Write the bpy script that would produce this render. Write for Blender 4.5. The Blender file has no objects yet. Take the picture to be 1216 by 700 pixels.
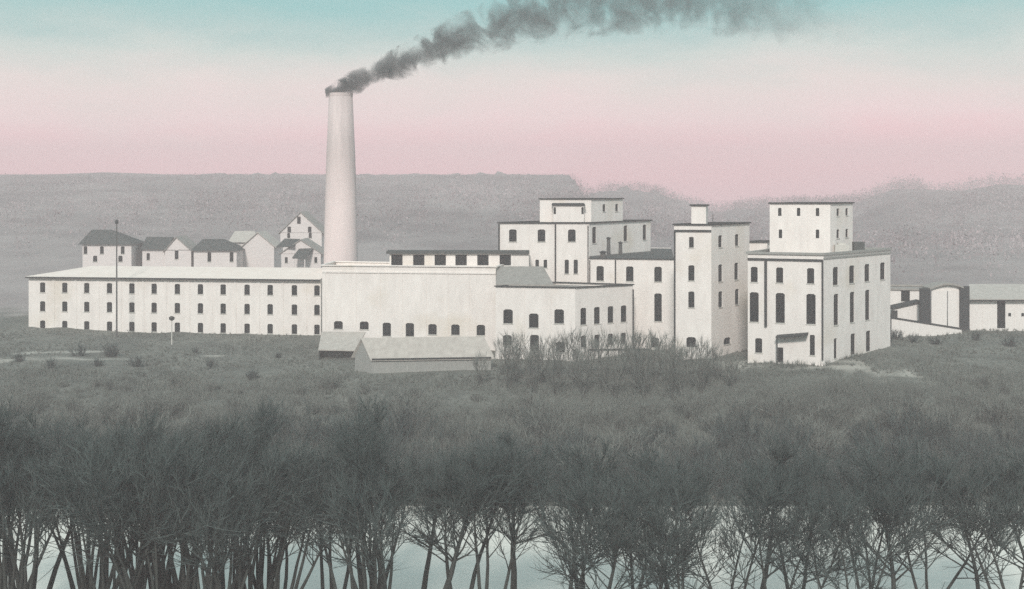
import bpy, math, random
import numpy as np
from mathutils import Vector, Matrix, noise as mnoise
R = math.radians
random.seed(7); rng = np.random.default_rng(7)
S = bpy.context.scene
COL = S.collection

# ------------------------------------------------------------------ camera, sky, sun, exposure
H, FOC, HOR, PW, PH = 34.0, 1500.0, 225.0, 1216, 700     # eye height, focal length and horizon in photo pixels
cam = bpy.data.cameras.new('camera'); camo = bpy.data.objects.new('camera', cam); COL.objects.link(camo)
camo.location = (0, 0, H); camo.rotation_euler = (R(90), 0, 0)
cam.sensor_width = 36; cam.lens = 36 * FOC / PW; cam.shift_y = -(PH / 2 - HOR) / PW
cam.clip_start = .3; cam.clip_end = 6000
S.camera = camo
SUN = Vector((-.10, -.82, .56)).normalized()
sun = bpy.data.lights.new('sun', 'SUN'); suno = bpy.data.objects.new('sun', sun); COL.objects.link(suno)
sun.energy = 2.2; sun.angle = R(9); sun.color = (1, .95, .9)
suno.rotation_euler = SUN.to_track_quat('Z', 'Y').to_euler(); suno.location = (-60, -40, 120)
world = bpy.data.worlds.new('World'); S.world = world; world.use_nodes = True
nt = world.node_tree; nt.nodes.clear()
def nn(t, k, **kw):
    n = t.nodes.new(k)
    for a, v in kw.items(): setattr(n, a, v)
    return n
def srgb(r, g, b):
    f = lambda c: (c / 255 / 12.92) if c / 255 <= .04045 else ((c / 255 + .055) / 1.055) ** 2.4
    return (f(r), f(g), f(b), 1)
sky = nn(nt, 'ShaderNodeTexSky', sky_type='NISHITA', sun_disc=False)
sky.sun_elevation = math.asin(SUN.z); sky.sun_rotation = math.atan2(SUN.x, SUN.y)
bg1 = nn(nt, 'ShaderNodeBackground'); bg1.inputs[1].default_value = .08
nt.links.new(sky.outputs[0], bg1.inputs[0])
tc = nn(nt, 'ShaderNodeTexCoord'); sep = nn(nt, 'ShaderNodeSeparateXYZ')
nt.links.new(tc.outputs['Generated'], sep.inputs[0])
sn = nn(nt, 'ShaderNodeTexNoise'); sn.inputs['Scale'].default_value = 6; sn.inputs['Detail'].default_value = 8; sn.inputs['Roughness'].default_value = .62
smap = nn(nt, 'ShaderNodeMapping'); smap.inputs['Scale'].default_value = (1, 1, 3.2)
nt.links.new(tc.outputs['Generated'], smap.inputs[0]); nt.links.new(smap.outputs[0], sn.inputs['Vector'])
ma = nn(nt, 'ShaderNodeMath', operation='MULTIPLY_ADD'); ma.inputs[1].default_value = .06; ma.inputs[2].default_value = -.03
nt.links.new(sn.outputs[0], ma.inputs[0])
ad = nn(nt, 'ShaderNodeMath', operation='ADD'); nt.links.new(sep.outputs['Z'], ad.inputs[0]); nt.links.new(ma.outputs[0], ad.inputs[1])
mr = nn(nt, 'ShaderNodeMapRange'); mr.inputs['From Min'].default_value = -.02; mr.inputs['From Max'].default_value = .48
nt.links.new(ad.outputs[0], mr.inputs[0])
ramp = nn(nt, 'ShaderNodeValToRGB'); el = ramp.color_ramp.elements
stops = [(-.02, (232, 176, 186)), (.012, (241, 172, 182)), (.034, (237, 181, 188)), (.055, (226, 195, 196)), (.082, (207, 196, 191)),
         (.105, (180, 190, 184)), (.122, (152, 179, 175)), (.145, (122, 172, 170)), (.25, (134, 172, 174)), (.46, (150, 174, 178))]
for i, (z, c) in enumerate(stops):
    p = (z + .02) / .5
    e = el[i] if i < 2 else el.new(p)
    e.position = p; e.color = srgb(*c)
nt.links.new(mr.outputs[0], ramp.inputs[0])
bg2 = nn(nt, 'ShaderNodeBackground'); bg2.inputs[1].default_value = 1.0
nt.links.new(ramp.outputs[0], bg2.inputs[0])
mx = nn(nt, 'ShaderNodeMixShader'); mx.inputs[0].default_value = .93
wo = nn(nt, 'ShaderNodeOutputWorld')
nt.links.new(bg1.outputs[0], mx.inputs[1]); nt.links.new(bg2.outputs[0], mx.inputs[2]); nt.links.new(mx.outputs[0], wo.inputs[0])
S.view_settings.view_transform = 'Standard'; S.view_settings.look = 'None'; S.view_settings.exposure = .57; S.view_settings.gamma = 1
S.render.engine = 'CYCLES'
S.cycles.max_bounces = 5; S.cycles.diffuse_bounces = 3; S.cycles.glossy_bounces = 2; S.cycles.volume_bounces = 1
S.cycles.transparent_max_bounces = 8
S.cycles.use_denoising = False

# ------------------------------------------------------------------ pixel helpers (photo pixel + distance -> place)
def X_(px, d): return (px - PW / 2) / FOC * d
def Z_(py, d): return H - (py - HOR) / FOC * d
def P2(px, d): return (X_(px, d), d)

# ------------------------------------------------------------------ materials
def material(name, c1, c2=None, scale=.6, rough=.9, bump=.0, bscale=8, stretch=(1, 1, 1), stain=None, spec=.2):
    m = bpy.data.materials.new(name); m.use_nodes = True; t = m.node_tree
    b = t.nodes['Principled BSDF']; b.inputs['Roughness'].default_value = rough
    b.inputs['Specular IOR Level'].default_value = spec
    c2 = c2 or c1
    tc = nn(t, 'ShaderNodeTexCoord'); mp = nn(t, 'ShaderNodeMapping'); mp.inputs['Scale'].default_value = stretch
    t.links.new(tc.outputs['Object'], mp.inputs[0])
    n = nn(t, 'ShaderNodeTexNoise'); n.inputs['Scale'].default_value = scale; n.inputs['Detail'].default_value = 6; n.inputs['Roughness'].default_value = .65
    t.links.new(mp.outputs[0], n.inputs['Vector'])
    r = nn(t, 'ShaderNodeValToRGB'); r.color_ramp.elements[0].position = .3; r.color_ramp.elements[1].position = .7
    r.color_ramp.elements[0].color = (*c1, 1); r.color_ramp.elements[1].color = (*c2, 1)
    t.links.new(n.outputs[0], r.inputs[0]); out = r.outputs[0]
    if stain:
        n2 = nn(t, 'ShaderNodeTexNoise'); n2.inputs['Scale'].default_value = .13; n2.inputs['Detail'].default_value = 3
        t.links.new(tc.outputs['Object'], n2.inputs['Vector'])
        r2 = nn(t, 'ShaderNodeValToRGB'); r2.color_ramp.elements[0].position = .56; r2.color_ramp.elements[1].position = .74
        t.links.new(n2.outputs[0], r2.inputs[0])
        mx = nn(t, 'ShaderNodeMix', data_type='RGBA'); mx.inputs['B'].default_value = (*stain, 1)
        t.links.new(r2.outputs[0], mx.inputs['Factor']); t.links.new(out, mx.inputs['A']); out = mx.outputs['Result']
    t.links.new(out, b.inputs['Base Color'])
    if bump:
        nb = nn(t, 'ShaderNodeTexNoise'); nb.inputs['Scale'].default_value = bscale; nb.inputs['Detail'].default_value = 5
        t.links.new(tc.outputs['Object'], nb.inputs['Vector'])
        bp = nn(t, 'ShaderNodeBump'); bp.inputs['Strength'].default_value = bump; bp.inputs['Distance'].default_value = .1
        t.links.new(nb.outputs[0], bp.inputs['Height']); t.links.new(bp.outputs[0], b.inputs['Normal'])
    return m
M = {}
M['wall'] = material('whitewashed_brick', (.74, .685, .645), (.86, .805, .76), .8, .95, .35, 5, (1, 1, .3), (.70, .63, .55))
M['boards'] = material('white_boards', (.76, .71, .67), (.86, .81, .77), 2.0, .9, .3, 6, (3, 3, .3))
M['stucco'] = material('chimney_render', (.72, .61, .59), (.78, .66, .635), .5, .95, .2, 4, (1, 1, .2))
t = M['stucco'].node_tree; b = t.nodes['Principled BSDF']; src = b.inputs['Base Color'].links[0].from_socket
tc = nn(t, 'ShaderNodeTexCoord'); sx = nn(t, 'ShaderNodeSeparateXYZ'); t.links.new(tc.outputs['Object'], sx.inputs[0])
mz = nn(t, 'ShaderNodeMapRange'); mz.inputs['From Min'].default_value = 30; mz.inputs['From Max'].default_value = 43; t.links.new(sx.outputs['Z'], mz.inputs[0])
mp = nn(t, 'ShaderNodeMapping'); mp.inputs['Scale'].default_value = (.7, .7, .07); t.links.new(tc.outputs['Object'], mp.inputs[0])
n = nn(t, 'ShaderNodeTexNoise'); n.inputs['Scale'].default_value = 1.3; n.inputs['Detail'].default_value = 5; t.links.new(mp.outputs[0], n.inputs['Vector'])
mm = nn(t, 'ShaderNodeMath', operation='MULTIPLY', use_clamp=True); t.links.new(mz.outputs[0], mm.inputs[0]); t.links.new(n.outputs[0], mm.inputs[1])
mx = nn(t, 'ShaderNodeMix', data_type='RGBA'); mx.inputs['B'].default_value = (.36, .32, .31, 1); t.links.new(mm.outputs[0], mx.inputs['Factor']); t.links.new(src, mx.inputs['A']); t.links.new(mx.outputs['Result'], b.inputs['Base Color'])
M['pale_roof'] = material('pale_metal_roof', (.78, .68, .61), (.85, .76, .69), .5, .7, .2, 4)
M['roof'] = material('dark_shingle_roof', (.055, .062, .06), (.10, .108, .104), 1.5, .9, .5, 6)
M['grey_roof'] = material('weathered_roof', (.26, .245, .225), (.37, .35, .32), 1.2, .9, .4, 6)
M['shed_roof'] = material('pale_weathered_roof', (.40, .37, .335), (.53, .495, .45), 1.2, .9, .4, 6)
M['shed_wall'] = material('grey_boards', (.26, .26, .245), (.36, .36, .335), 2.5, .95, .4, 6, (3, 3, .3))
M['trim'] = material('dark_trim', (.03, .034, .036), (.05, .055, .055), 2, .8)
M['frame'] = material('window_frame', (.03, .034, .034), (.055, .06, .058), 3, .8)
M['glass'] = material('window_glass', (.010, .013, .014), (.018, .022, .022), 1.2, .35, spec=.12)
M['dark'] = material('dark_interior', (.03, .034, .034), (.05, .054, .052), 1, .95)
M['sill'] = material('stone_sill', (.5, .48, .44), (.62, .6, .55), 3, .9)
M['bark'] = material('bark', (.038, .042, .038), (.075, .08, .072), 3, .95, .6, 10, (1, 1, .3))
M['twig'] = material('twig', (.042, .058, .055), (.10, .120, .113), .35, .95)
M['brush'] = material('brush_twig', (.12, .132, .12), (.22, .23, .205), .3, .95)
M['grass'] = material('dry_grass', (.10, .112, .10), (.21, .222, .195), .12, .95)
M['sapling'] = material('sapling_twig', (.12, .132, .12), (.22, .23, .205), .3, .95)
M['wood'] = material('hazed_bare_wood', (.235, .20, .206), (.44, .378, .384), .022, .95)  # paler, pinker than bare wood: part of the distance haze is in this colour
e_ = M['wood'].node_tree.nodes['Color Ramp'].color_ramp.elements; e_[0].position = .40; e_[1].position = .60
M['house'] = material('house_clapboard', (.62, .57, .55), (.72, .66, .635), 1.5, .9, .2, 5, (.4, .4, 3))
M['metal'] = material('pole_metal', (.07, .072, .07), (.11, .11, .105), 3, .6)

# ------------------------------------------------------------------ mesh helpers
class MB:
    def __init__(s): s.v = []; s.f = []
    def face(s, pts):
        i = len(s.v); s.v += [tuple(p) for p in pts]; s.f.append(tuple(range(i, i + len(pts))))
    def hexa(s, b, t):                       # bottom ring, top ring (CCW from above)
        n = len(b); i = len(s.v); s.v += [tuple(p) for p in b] + [tuple(p) for p in t]
        s.f.append(tuple(range(i + n - 1, i - 1, -1))); s.f.append(tuple(range(i + n, i + 2 * n)))
        for k in range(n): s.f.append((i + k, i + (k + 1) % n, i + n + (k + 1) % n, i + n + k))
    def box(s, x0, x1, y0, y1, z0, z1):
        q = [(x0, y0), (x1, y0), (x1, y1), (x0, y1)]
        s.hexa([(x, y, z0) for x, y in q], [(x, y, z1) for x, y in q])
    def prism(s, poly, z0, z1): s.hexa([(x, y, z0) for x, y in poly], [(x, y, z1) for x, y in poly])
    def beam(s, a, b, w, z0, z1, off=0):     # box along plan line a-b, w wide, pushed outward by off
        a = Vector(a); b = Vector(b); d = (b - a).normalized(); n = Vector((d.y, -d.x))
        p = [a + n * (off + w / 2), b + n * (off + w / 2), b + n * (off - w / 2), a + n * (off - w / 2)]
        s.prism([(q.x, q.y) for q in p], z0, z1)
    def tube(s, pts, rad, n=6, cap=True):
        pts = [Vector(p) for p in pts]; i0 = len(s.v)
        for k, p in enumerate(pts):
            t = (pts[min(k + 1, len(pts) - 1)] - pts[max(k - 1, 0)]).normalized()
            u = t.cross(Vector((0, 1, 0)) if abs(t.y) < .9 else Vector((1, 0, 0))).normalized(); w = t.cross(u)
            for j in range(n):
                a = 2 * math.pi * j / n; s.v.append(tuple(p + (u * math.cos(a) + w * math.sin(a)) * rad[k]))
        for k in range(len(pts) - 1):
            for j in range(n):
                s.f.append((i0 + k * n + j, i0 + k * n + (j + 1) % n, i0 + (k + 1) * n + (j + 1) % n, i0 + (k + 1) * n + j))
        if cap:
            s.f.append(tuple(i0 + j for j in range(n - 1, -1, -1))); k = len(pts) - 1
            s.f.append(tuple(i0 + k * n + j for j in range(n)))
    def mesh(s, name, mat, smooth=False):
        me = bpy.data.meshes.new(name); me.from_pydata(s.v, [], s.f); me.materials.append(mat)
        if smooth: me.polygons.foreach_set('use_smooth', [True] * len(me.polygons))
        me.update(); return me
    def build(s, name, mat, parent=None, smooth=False): return link(name, s.mesh(name, mat, smooth), parent)
def link(name, data, parent=None, loc=None, rz=0):
    o = bpy.data.objects.new(name, data); COL.objects.link(o)
    if parent is not None:
        o.parent = parent; o.matrix_parent_inverse = Matrix.Translation(-Vector(parent.location)) if parent.type == 'EMPTY' and not parent.parent else Matrix()
    if loc is not None: o.location = loc; o.rotation_euler = (0, 0, rz)
    return o
def tag(o, label=None, cat=None, group=None, kind=None):
    for k, v in (('label', label), ('category', cat), ('group', group), ('kind', kind)):
        if v: o[k] = v
    return o
def thing(name, label, cat, loc, group=None):
    o = bpy.data.objects.new(name, None); COL.objects.link(o); o.location = loc; o.empty_display_size = .5
    return tag(o, label, cat, group)

# ------------------------------------------------------------------ terrain
CP = [(-60, 379, 236), (0, 375, 238), (36, 391, 229.5), (80, 387.5, 228.5), (120, 391, 228), (160, 394.5, 227), (240, 397, 226), (320, 398, 224), (378, 401, 221),
      (378, 434, 199), (421, 435, 197), (430, 441, 188.5), (441, 443.5, 187), (520, 443, 188.5), (585, 441, 190), (400, 404, 215), (590, 426, 196), (640, 431, 194), (683, 433, 194),
      (751, 427, 197), (770, 425, 202), (800, 429, 188), (844, 433, 187), (887, 435, 182.5), (930, 432, 181), (978, 429, 179), (1010, 427.5, 184),
      (1045, 421, 191), (1060, 410, 199), (1100, 400, 203), (1150, 393.5, 211), (1216, 393, 213), (1280, 393, 214), (1060, 440, 176), (1010, 440, 174)]
CPX = np.array([X_(a, d) for a, b, d in CP]); CPY = np.array([float(d) for a, b, d in CP]); CPZ = np.array([Z_(b, d) for a, b, d in CP])
PY = [-400, 0, 20, 72, 92, 104, 108, 131, 136, 150, 166, 185, 200, 225, 245, 262, 300, 340, 420, 520, 620, 700]
PZ = [31, 30.5, 22.5, 2.8, 1.6, .15, -1.6, -1.6, .1, 2.6, 5.0, 7.2, 7.9, 8.9, 10.2, 12.5, 16.5, 20, 26, 33, 39, 42.2]
def base(Y): return np.interp(Y, PY, PZ)
CPR = CPZ - base(CPY)
SKX = [640, 683, 720, 760, 790, 815, 850, 880, 930, 1000, 1030, 1060, 1085, 1110, 1150, 1180, 1216, 1300, 1500]
SKY = [232, 234, 227, 226, 233, 243, 252, 248, 246, 244, 240, 225, 223, 232, 226, 219, 220, 224, 226]
def smooth(a, b, x): t = np.clip((x - a) / (b - a), 0, 1); return t * t * (3 - 2 * t)
def fbm(X, Y, sc, seed=0):
    return np.array([mnoise.fractal(Vector((x * sc + seed, y * sc, seed * .7)), 1.0, 2.0, 4) for x, y in zip(np.ravel(X), np.ravel(Y))]).reshape(np.shape(X))
def ground(X, Y):
    X = np.asarray(X, float); Y = np.asarray(Y, float); sh = X.shape; x = X.ravel(); y = Y.ravel()
    z = base(y)
    dx = x[:, None] - CPX; dy = y[:, None] - CPY
    w = np.exp(-(dx * dx + dy * dy) / (2 * 11 ** 2)); ws = w.sum(1)
    z = z + (w * CPR).sum(1) / (ws + .12) * smooth(138, 160, y)
    # far country beyond y = 300: level-topped bluff to x = 35 m, then lower rolling wooded hills
    px = x / np.maximum(y, 1) * FOC + PW / 2
    zr = H - (np.interp(px, SKX, SKY) - HOR) / FOC * 760
    zr = np.where(px < 640, 33, zr)
    far = base(300) + (zr - base(300)) * smooth(300, 760, y)
    far = np.where(y > 760, zr - (y - 760) * .06, far); far = np.maximum(far, 6)
    left = np.where(y > 700, 42.2 - (y - 700) * .004, z)
    k = smooth(31, 37.5, x - (y - 700) * .02)
    zz = np.where(y > 300, left * (1 - k) + far * k, z)
    return zz.reshape(sh)
def gz(x, y): return float(ground(np.array([x]), np.array([y]))[0])
def hit(px, py, d0=136, d1=300):
    ds = np.arange(d0, d1, .5); zs = Z_(py, ds); g = ground(X_(px, ds), ds)
    i = np.argmax(g >= zs); d = ds[i] if g[i] >= zs[i] else 180.
    return X_(px, d), d, gz(X_(px, d), d)
xs = np.unique(np.concatenate([np.arange(-180, 181, 1.6), np.array([-1200, -900, -700, -560, -460, -390, -330, -290, -255, -225, -200, 200, 225, 255, 290, 330, 390, 460, 560, 700, 900, 1200.])]))
ys = np.unique(np.concatenate([np.arange(-20, 100, 5.), np.arange(100, 262, 1.5), np.arange(262, 330, 5), np.arange(330, 800, 14), np.array([-150, -100, -60, 830, 870, 920, 1000, 1100, 1250, 1400.])]))
GX, GY = np.meshgrid(xs, ys); GZ = ground(GX, GY)
rough = fbm(GX, GY, .09, 3) * .35 + fbm(GX, GY, .35, 8) * .16
amp = smooth(138, 150, GY) * np.where(GY > 262, 1 + (GY - 262) / 60, 1)
GZ = GZ + rough * amp * np.where(np.abs(GY - 700) < 60, .25, 1)
def sheet(name, GX, GY, GZ, mat):
    n, m = GX.shape; v = np.stack([GX.ravel(), GY.ravel(), GZ.ravel()], 1)
    i = np.arange(n * m).reshape(n, m)
    f = np.stack([i[:-1, :-1].ravel(), i[:-1, 1:].ravel(), i[1:, 1:].ravel(), i[1:, :-1].ravel()], 1)
    me = bpy.data.meshes.new(name); me.from_pydata(v.tolist(), [], f.tolist()); me.materials.append(mat)
    me.polygons.foreach_set('use_smooth', [True] * len(me.polygons)); me.update()
    return link(name, me), me
# bare-earth tracks and the graded mound stay as a vertex mask (real dirt colour)
def segdist(px0, d0, px1, d1):
    a = np.array(P2(px0, d0)); b = np.array(P2(px1, d1)); ab = b - a
    t = np.clip(((GX - a[0]) * ab[0] + (GY - a[1]) * ab[1]) / (ab @ ab), 0, 1)
    return np.hypot(GX - a[0] - t * ab[0], GY - a[1] - t * ab[1])
wob = fbm(GX, GY, .22, 5); wob2 = fbm(GX, GY, .6, 9)
dirt = np.zeros_like(GX)
def hd(px, py): return hit(px, py)[1]
for a, b, c, d, w in ((-40, 431, 140, 428, 1.6), (30, 419, 125, 418, 1.2), (235, 424, 262, 422, .9), (1005, 436, 1078, 446, 3.2), (925, 440, 1005, 434, 1.5), (860, 432, 900, 437, 2.4), (-60, 366, 34, 366, 5)):
    s = segdist(a, hd(a, b), c, hd(c, d)); dirt = np.maximum(dirt, np.clip(1.1 - s / w + wob * 1.3 + wob2 * 1.1, 0, 1))
gm = bpy.data.materials.new('rough_ground'); gm.use_nodes = True; t = gm.node_tree; bs = t.nodes['Principled BSDF']; bs.inputs['Roughness'].default_value = .95; bs.inputs['Specular IOR Level'].default_value = .1
tc = nn(t, 'ShaderNodeTexCoord')
n1 = nn(t, 'ShaderNodeTexNoise'); n1.inputs['Scale'].default_value = .10; n1.inputs['Detail'].default_value = 8; n1.inputs['Roughness'].default_value = .7
n2 = nn(t, 'ShaderNodeTexNoise'); n2.inputs['Scale'].default_value = 1.7; n2.inputs['Detail'].default_value = 4
for n in (n1, n2): t.links.new(tc.outputs['Object'], n.inputs['Vector'])
avg = nn(t, 'ShaderNodeMix', data_type='FLOAT'); avg.inputs[0].default_value = .35
t.links.new(n1.outputs[0], avg.inputs[2]); t.links.new(n2.outputs[0], avg.inputs[3])
rr = nn(t, 'ShaderNodeValToRGB'); rr.color_ramp.elements[0].position = .36; rr.color_ramp.elements[1].position = .66
rr.color_ramp.elements[0].color = (.085, .092, .083, 1); rr.color_ramp.elements[1].color = (.22, .222, .195, 1)
t.links.new(avg.outputs[0], rr.inputs[0])
at = nn(t, 'ShaderNodeAttribute', attribute_name='dirt'); dm = nn(t, 'ShaderNodeMix', data_type='RGBA'); dm.inputs['B'].default_value = (.46, .44, .39, 1)
dmm = nn(t, 'ShaderNodeMath', operation='MULTIPLY'); dmm.inputs[1].default_value = .75; t.links.new(at.outputs['Fac'], dmm.inputs[0])
t.links.new(dmm.outputs[0], dm.inputs['Factor']); t.links.new(rr.outputs[0], dm.inputs['A']); 
fa = nn(t, 'ShaderNodeAttribute', attribute_name='field_haze'); fm_ = nn(t, 'ShaderNodeMix', data_type='RGBA'); t.links.new(fa.outputs['Fac'], fm_.inputs['Factor'])
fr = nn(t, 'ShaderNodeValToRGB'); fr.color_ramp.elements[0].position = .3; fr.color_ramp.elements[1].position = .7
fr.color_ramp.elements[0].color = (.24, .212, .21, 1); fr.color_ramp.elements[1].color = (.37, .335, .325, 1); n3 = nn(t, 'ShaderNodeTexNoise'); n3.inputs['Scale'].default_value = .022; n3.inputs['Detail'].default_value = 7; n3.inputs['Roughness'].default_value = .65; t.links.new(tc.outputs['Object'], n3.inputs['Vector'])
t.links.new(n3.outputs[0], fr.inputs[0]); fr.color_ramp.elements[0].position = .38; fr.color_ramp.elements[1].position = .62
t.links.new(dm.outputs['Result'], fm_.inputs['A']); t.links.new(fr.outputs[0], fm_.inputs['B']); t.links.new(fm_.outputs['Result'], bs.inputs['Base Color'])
bp = nn(t, 'ShaderNodeBump'); bp.inputs['Strength'].default_value = .7; bp.inputs['Distance'].default_value = .5
t.links.new(avg.outputs[0], bp.inputs['Height']); t.links.new(bp.outputs[0], bs.inputs['Normal'])
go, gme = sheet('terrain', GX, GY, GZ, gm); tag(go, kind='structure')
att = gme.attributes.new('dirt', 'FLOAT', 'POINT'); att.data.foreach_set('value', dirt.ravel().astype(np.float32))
att = gme.attributes.new('field_haze', 'FLOAT', 'POINT'); att.data.foreach_set('value', (smooth(236, 250, GY + wob * 5) * .9).ravel().astype(np.float32))  # pale fields, and hill ground lightened beyond them with haze painted into the colour

# water
wm = bpy.data.materials.new('river_water'); wm.use_nodes = True; t = wm.node_tree; bs = t.nodes['Principled BSDF']
bs.inputs['Base Color'].default_value = (.80, .77, .70, 1); bs.inputs['Specular IOR Level'].default_value = .18; bs.inputs['Roughness'].default_value = .3; bs.inputs['IOR'].default_value = 1.33
tc = nn(t, 'ShaderNodeTexCoord'); mp = nn(t, 'ShaderNodeMapping'); mp.inputs['Scale'].default_value = (.5, 1.4, 1)
nw = nn(t, 'ShaderNodeTexNoise'); nw.inputs['Scale'].default_value = .9; nw.inputs['Detail'].default_value = 4
t.links.new(tc.outputs['Object'], mp.inputs[0]); t.links.new(mp.outputs[0], nw.inputs['Vector'])
bp = nn(t, 'ShaderNodeBump'); bp.inputs['Strength'].default_value = .25; bp.inputs['Distance'].default_value = .15
t.links.new(nw.outputs[0], bp.inputs['Height']); t.links.new(bp.outputs[0], bs.inputs['Normal'])
wx = np.linspace(-1150, 1150, 24); wy = np.array([101.5, 112, 124, 137.5]); A, B_ = np.meshgrid(wx, wy)
wo_, _ = sheet('river_water', A, B_, np.zeros_like(A), wm); tag(wo_, kind='structure')

# ------------------------------------------------------------------ buildings
def ray_wall(px, a, b):                       # where the sight line through photo column px meets plan line a-b
    k = (px - PW / 2) / FOC; dx, dy = b[0] - a[0], b[1] - a[1]
    return (k * a[1] - a[0]) / (dx - k * dy)  # fraction along a-b
WCACHE = {}
def window_meshes(w, h, style):
    key = (round(w, 1), round(h, 1), style)
    if key not in WCACHE:
        w_, h_ = key[0], key[1]; f = MB(); b = .09; t = .09
        f.box(-w_ / 2, -w_ / 2 + b, 0, t, 0, h_); f.box(w_ / 2 - b, w_ / 2, 0, t, 0, h_)
        f.box(-w_ / 2 + b, w_ / 2 - b, 0, t, 0, b); f.box(-w_ / 2 + b, w_ / 2 - b, 0, t, h_ - b, h_)
        if style == 'sash':
            nr = max(2, round(h_ / 1.0))
            for i in range(1, nr): f.box(-w_ / 2 + b, w_ / 2 - b, .02, .07, h_ * i / nr - .025, h_ * i / nr + .025)
            f.box(-.025, .025, .015, .065, b, h_ - b)
        p = MB(); p.box(-w_ / 2 + b * .5, w_ / 2 - b * .5, .075, .10, b * .5, h_ - b * .5)
        s = MB(); s.box(-w_ / 2 - .10, w_ / 2 + .10, -.18, -.012, -.14, 0)
        WCACHE[key] = (f.mesh('window', M['frame']), p.mesh('pane', M['glass']), s.mesh('sill', M['sill']))
    return WCACHE[key]
class Building:
    def __init__(s, name, label, cat, plan, z0, z1, mat='wall', group=None):
        s.plan = plan; s.z0 = z0; s.z1 = z1; s.mat = mat
        cx = sum(p[0] for p in plan) / len(plan); cy = sum(p[1] for p in plan) / len(plan)
        s.t = thing(name, label, cat, (cx, cy, z0), group); s.holes = {}
    def wins(s, i, rows, style='sash', name='window'):
        a, b = s.plan[i], s.plan[(i + 1) % len(s.plan)]; L = math.dist(a, b)
        for row in rows:
            xs_, y, w, h = row[:4]; q = []
            for k, x in enumerate(xs_):
                yy = y[k] if isinstance(y, (list, tuple)) else y
                u = ray_wall(x, a, b); d = a[1] + (b[1] - a[1]) * u
                u0 = ray_wall(x - w / 2, a, b); u1 = ray_wall(x + w / 2, a, b)
                q.append((u * L, Z_(yy, d), (u1 - u0) * L, h / FOC * d))
            zc = sum(e[1] for e in q) / len(q); W = round(sum(e[2] for e in q) / len(q), 1); Hh = round(sum(e[3] for e in q) / len(q), 1)
            for e in q:
                z = zc if len(row) < 5 else e[1]
                s.holes.setdefault(i, []).append((e[0] - W / 2, e[0] + W / 2, z - Hh / 2, z + Hh / 2, style, name))
    def walls(s, hide=()):
        m = MB()
        for i in range(len(s.plan)):
            if i in hide: continue
            a, b = Vector(s.plan[i]), Vector(s.plan[(i + 1) % len(s.plan)]); L = (b - a).length; d = (b - a) / L; n = Vector((d.y, -d.x))
            hs = s.holes.get(i, [])
            us = sorted({0., L, *[h[0] for h in hs], *[h[1] for h in hs]}); zs = sorted({s.z0, s.z1, *[h[2] for h in hs], *[h[3] for h in hs]})
            pt = lambda u, z, k=0: (a.x + d.x * u - n.x * k, a.y + d.y * u - n.y * k, z)
            for z0, z1 in zip(zs, zs[1:]):
                run = None
                for u0, u1 in zip(us, us[1:]):
                    uc, zc = (u0 + u1) / 2, (z0 + z1) / 2
                    hole = any(h[0] < uc < h[1] and h[2] < zc < h[3] for h in hs)
                    if hole:
                        if run is not None: m.face([pt(run, z0), pt(u0, z0), pt(u0, z1), pt(run, z1)]); run = None
                    elif run is None: run = u0
                if run is not None: m.face([pt(run, z0), pt(L, z0), pt(L, z1), pt(run, z1)])
            for u0, u1, z0, z1, st, nm in hs:
                D = .45
                m.face([pt(u0, z0), pt(u0, z0, D), pt(u0, z1, D), pt(u0, z1)]); m.face([pt(u1, z0, D), pt(u1, z0), pt(u1, z1), pt(u1, z1, D)])
                m.face([pt(u0, z0), pt(u1, z0), pt(u1, z0, D), pt(u0, z0, D)]); m.face([pt(u0, z1, D), pt(u1, z1, D), pt(u1, z1), pt(u0, z1)])
                c = (u1 - u0)
                if st == 'sash':   # segmental brick head: the two upper corners of the opening are filled
                    m.face([pt(u0, z1), pt(u0, z1 - .15 * c), pt(u0 + .2 * c, z1)]); m.face([pt(u1, z1), pt(u1 - .2 * c, z1), pt(u1, z1 - .15 * c)])
                fm, pm, sm = window_meshes(u1 - u0, z1 - z0, st)
                mid = (u0 + u1) / 2; rz = math.atan2(d.y, d.x); loc = Vector(pt(mid, z0, .10))
                w = link(nm, fm, s.t, loc, rz)
                p = bpy.data.objects.new('pane', pm); COL.objects.link(p); p.parent = w
                if nm == 'window' and (u1 - u0) > .5:
                    q = bpy.data.objects.new('sill', sm); COL.objects.link(q); q.parent = w
        s.wall = m.build('wall', M[s.mat], s.t); return s
    def flat_roof(s, drop=.4, mat='grey_roof', coping=True, cm='trim', ch=.22, edges=None):
        m = MB(); m.face([(x, y, s.z1 - drop) for x, y in s.plan]); m.build('roof', M[mat], s.t)
        if coping:
            c = MB(); n = len(s.plan)
            for i in range(n):
                if edges is not None and i not in edges: continue
                a, b = Vector(s.plan[i]), Vector(s.plan[(i + 1) % n]); d = (b - a).normalized()
                c.beam(a - d * .12, b + d * .12, .5, s.z1 - .02 - .003 * i, s.z1 + ch - .004 * i)
            c.build('coping', M[cm], s.t)
        return s
    def pilasters(s, i, xs_, z0=None, z1=None, w=.5, proud=.1, name='pilaster', mat=None):
        a, b = Vector(s.plan[i]), Vector(s.plan[(i + 1) % len(s.plan)]); L = (b - a).length; d = (b - a) / L
        for x in xs_:
            u = ray_wall(x, a, b) * L; m = MB()
            m.beam(a + d * (u - w / 2), a + d * (u + w / 2), proud, z0 if z0 is not None else s.z0, z1 if z1 is not None else s.z1 - .3, proud / 2 - .01)
            m.build(name, M[mat or s.mat], s.t)
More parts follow.
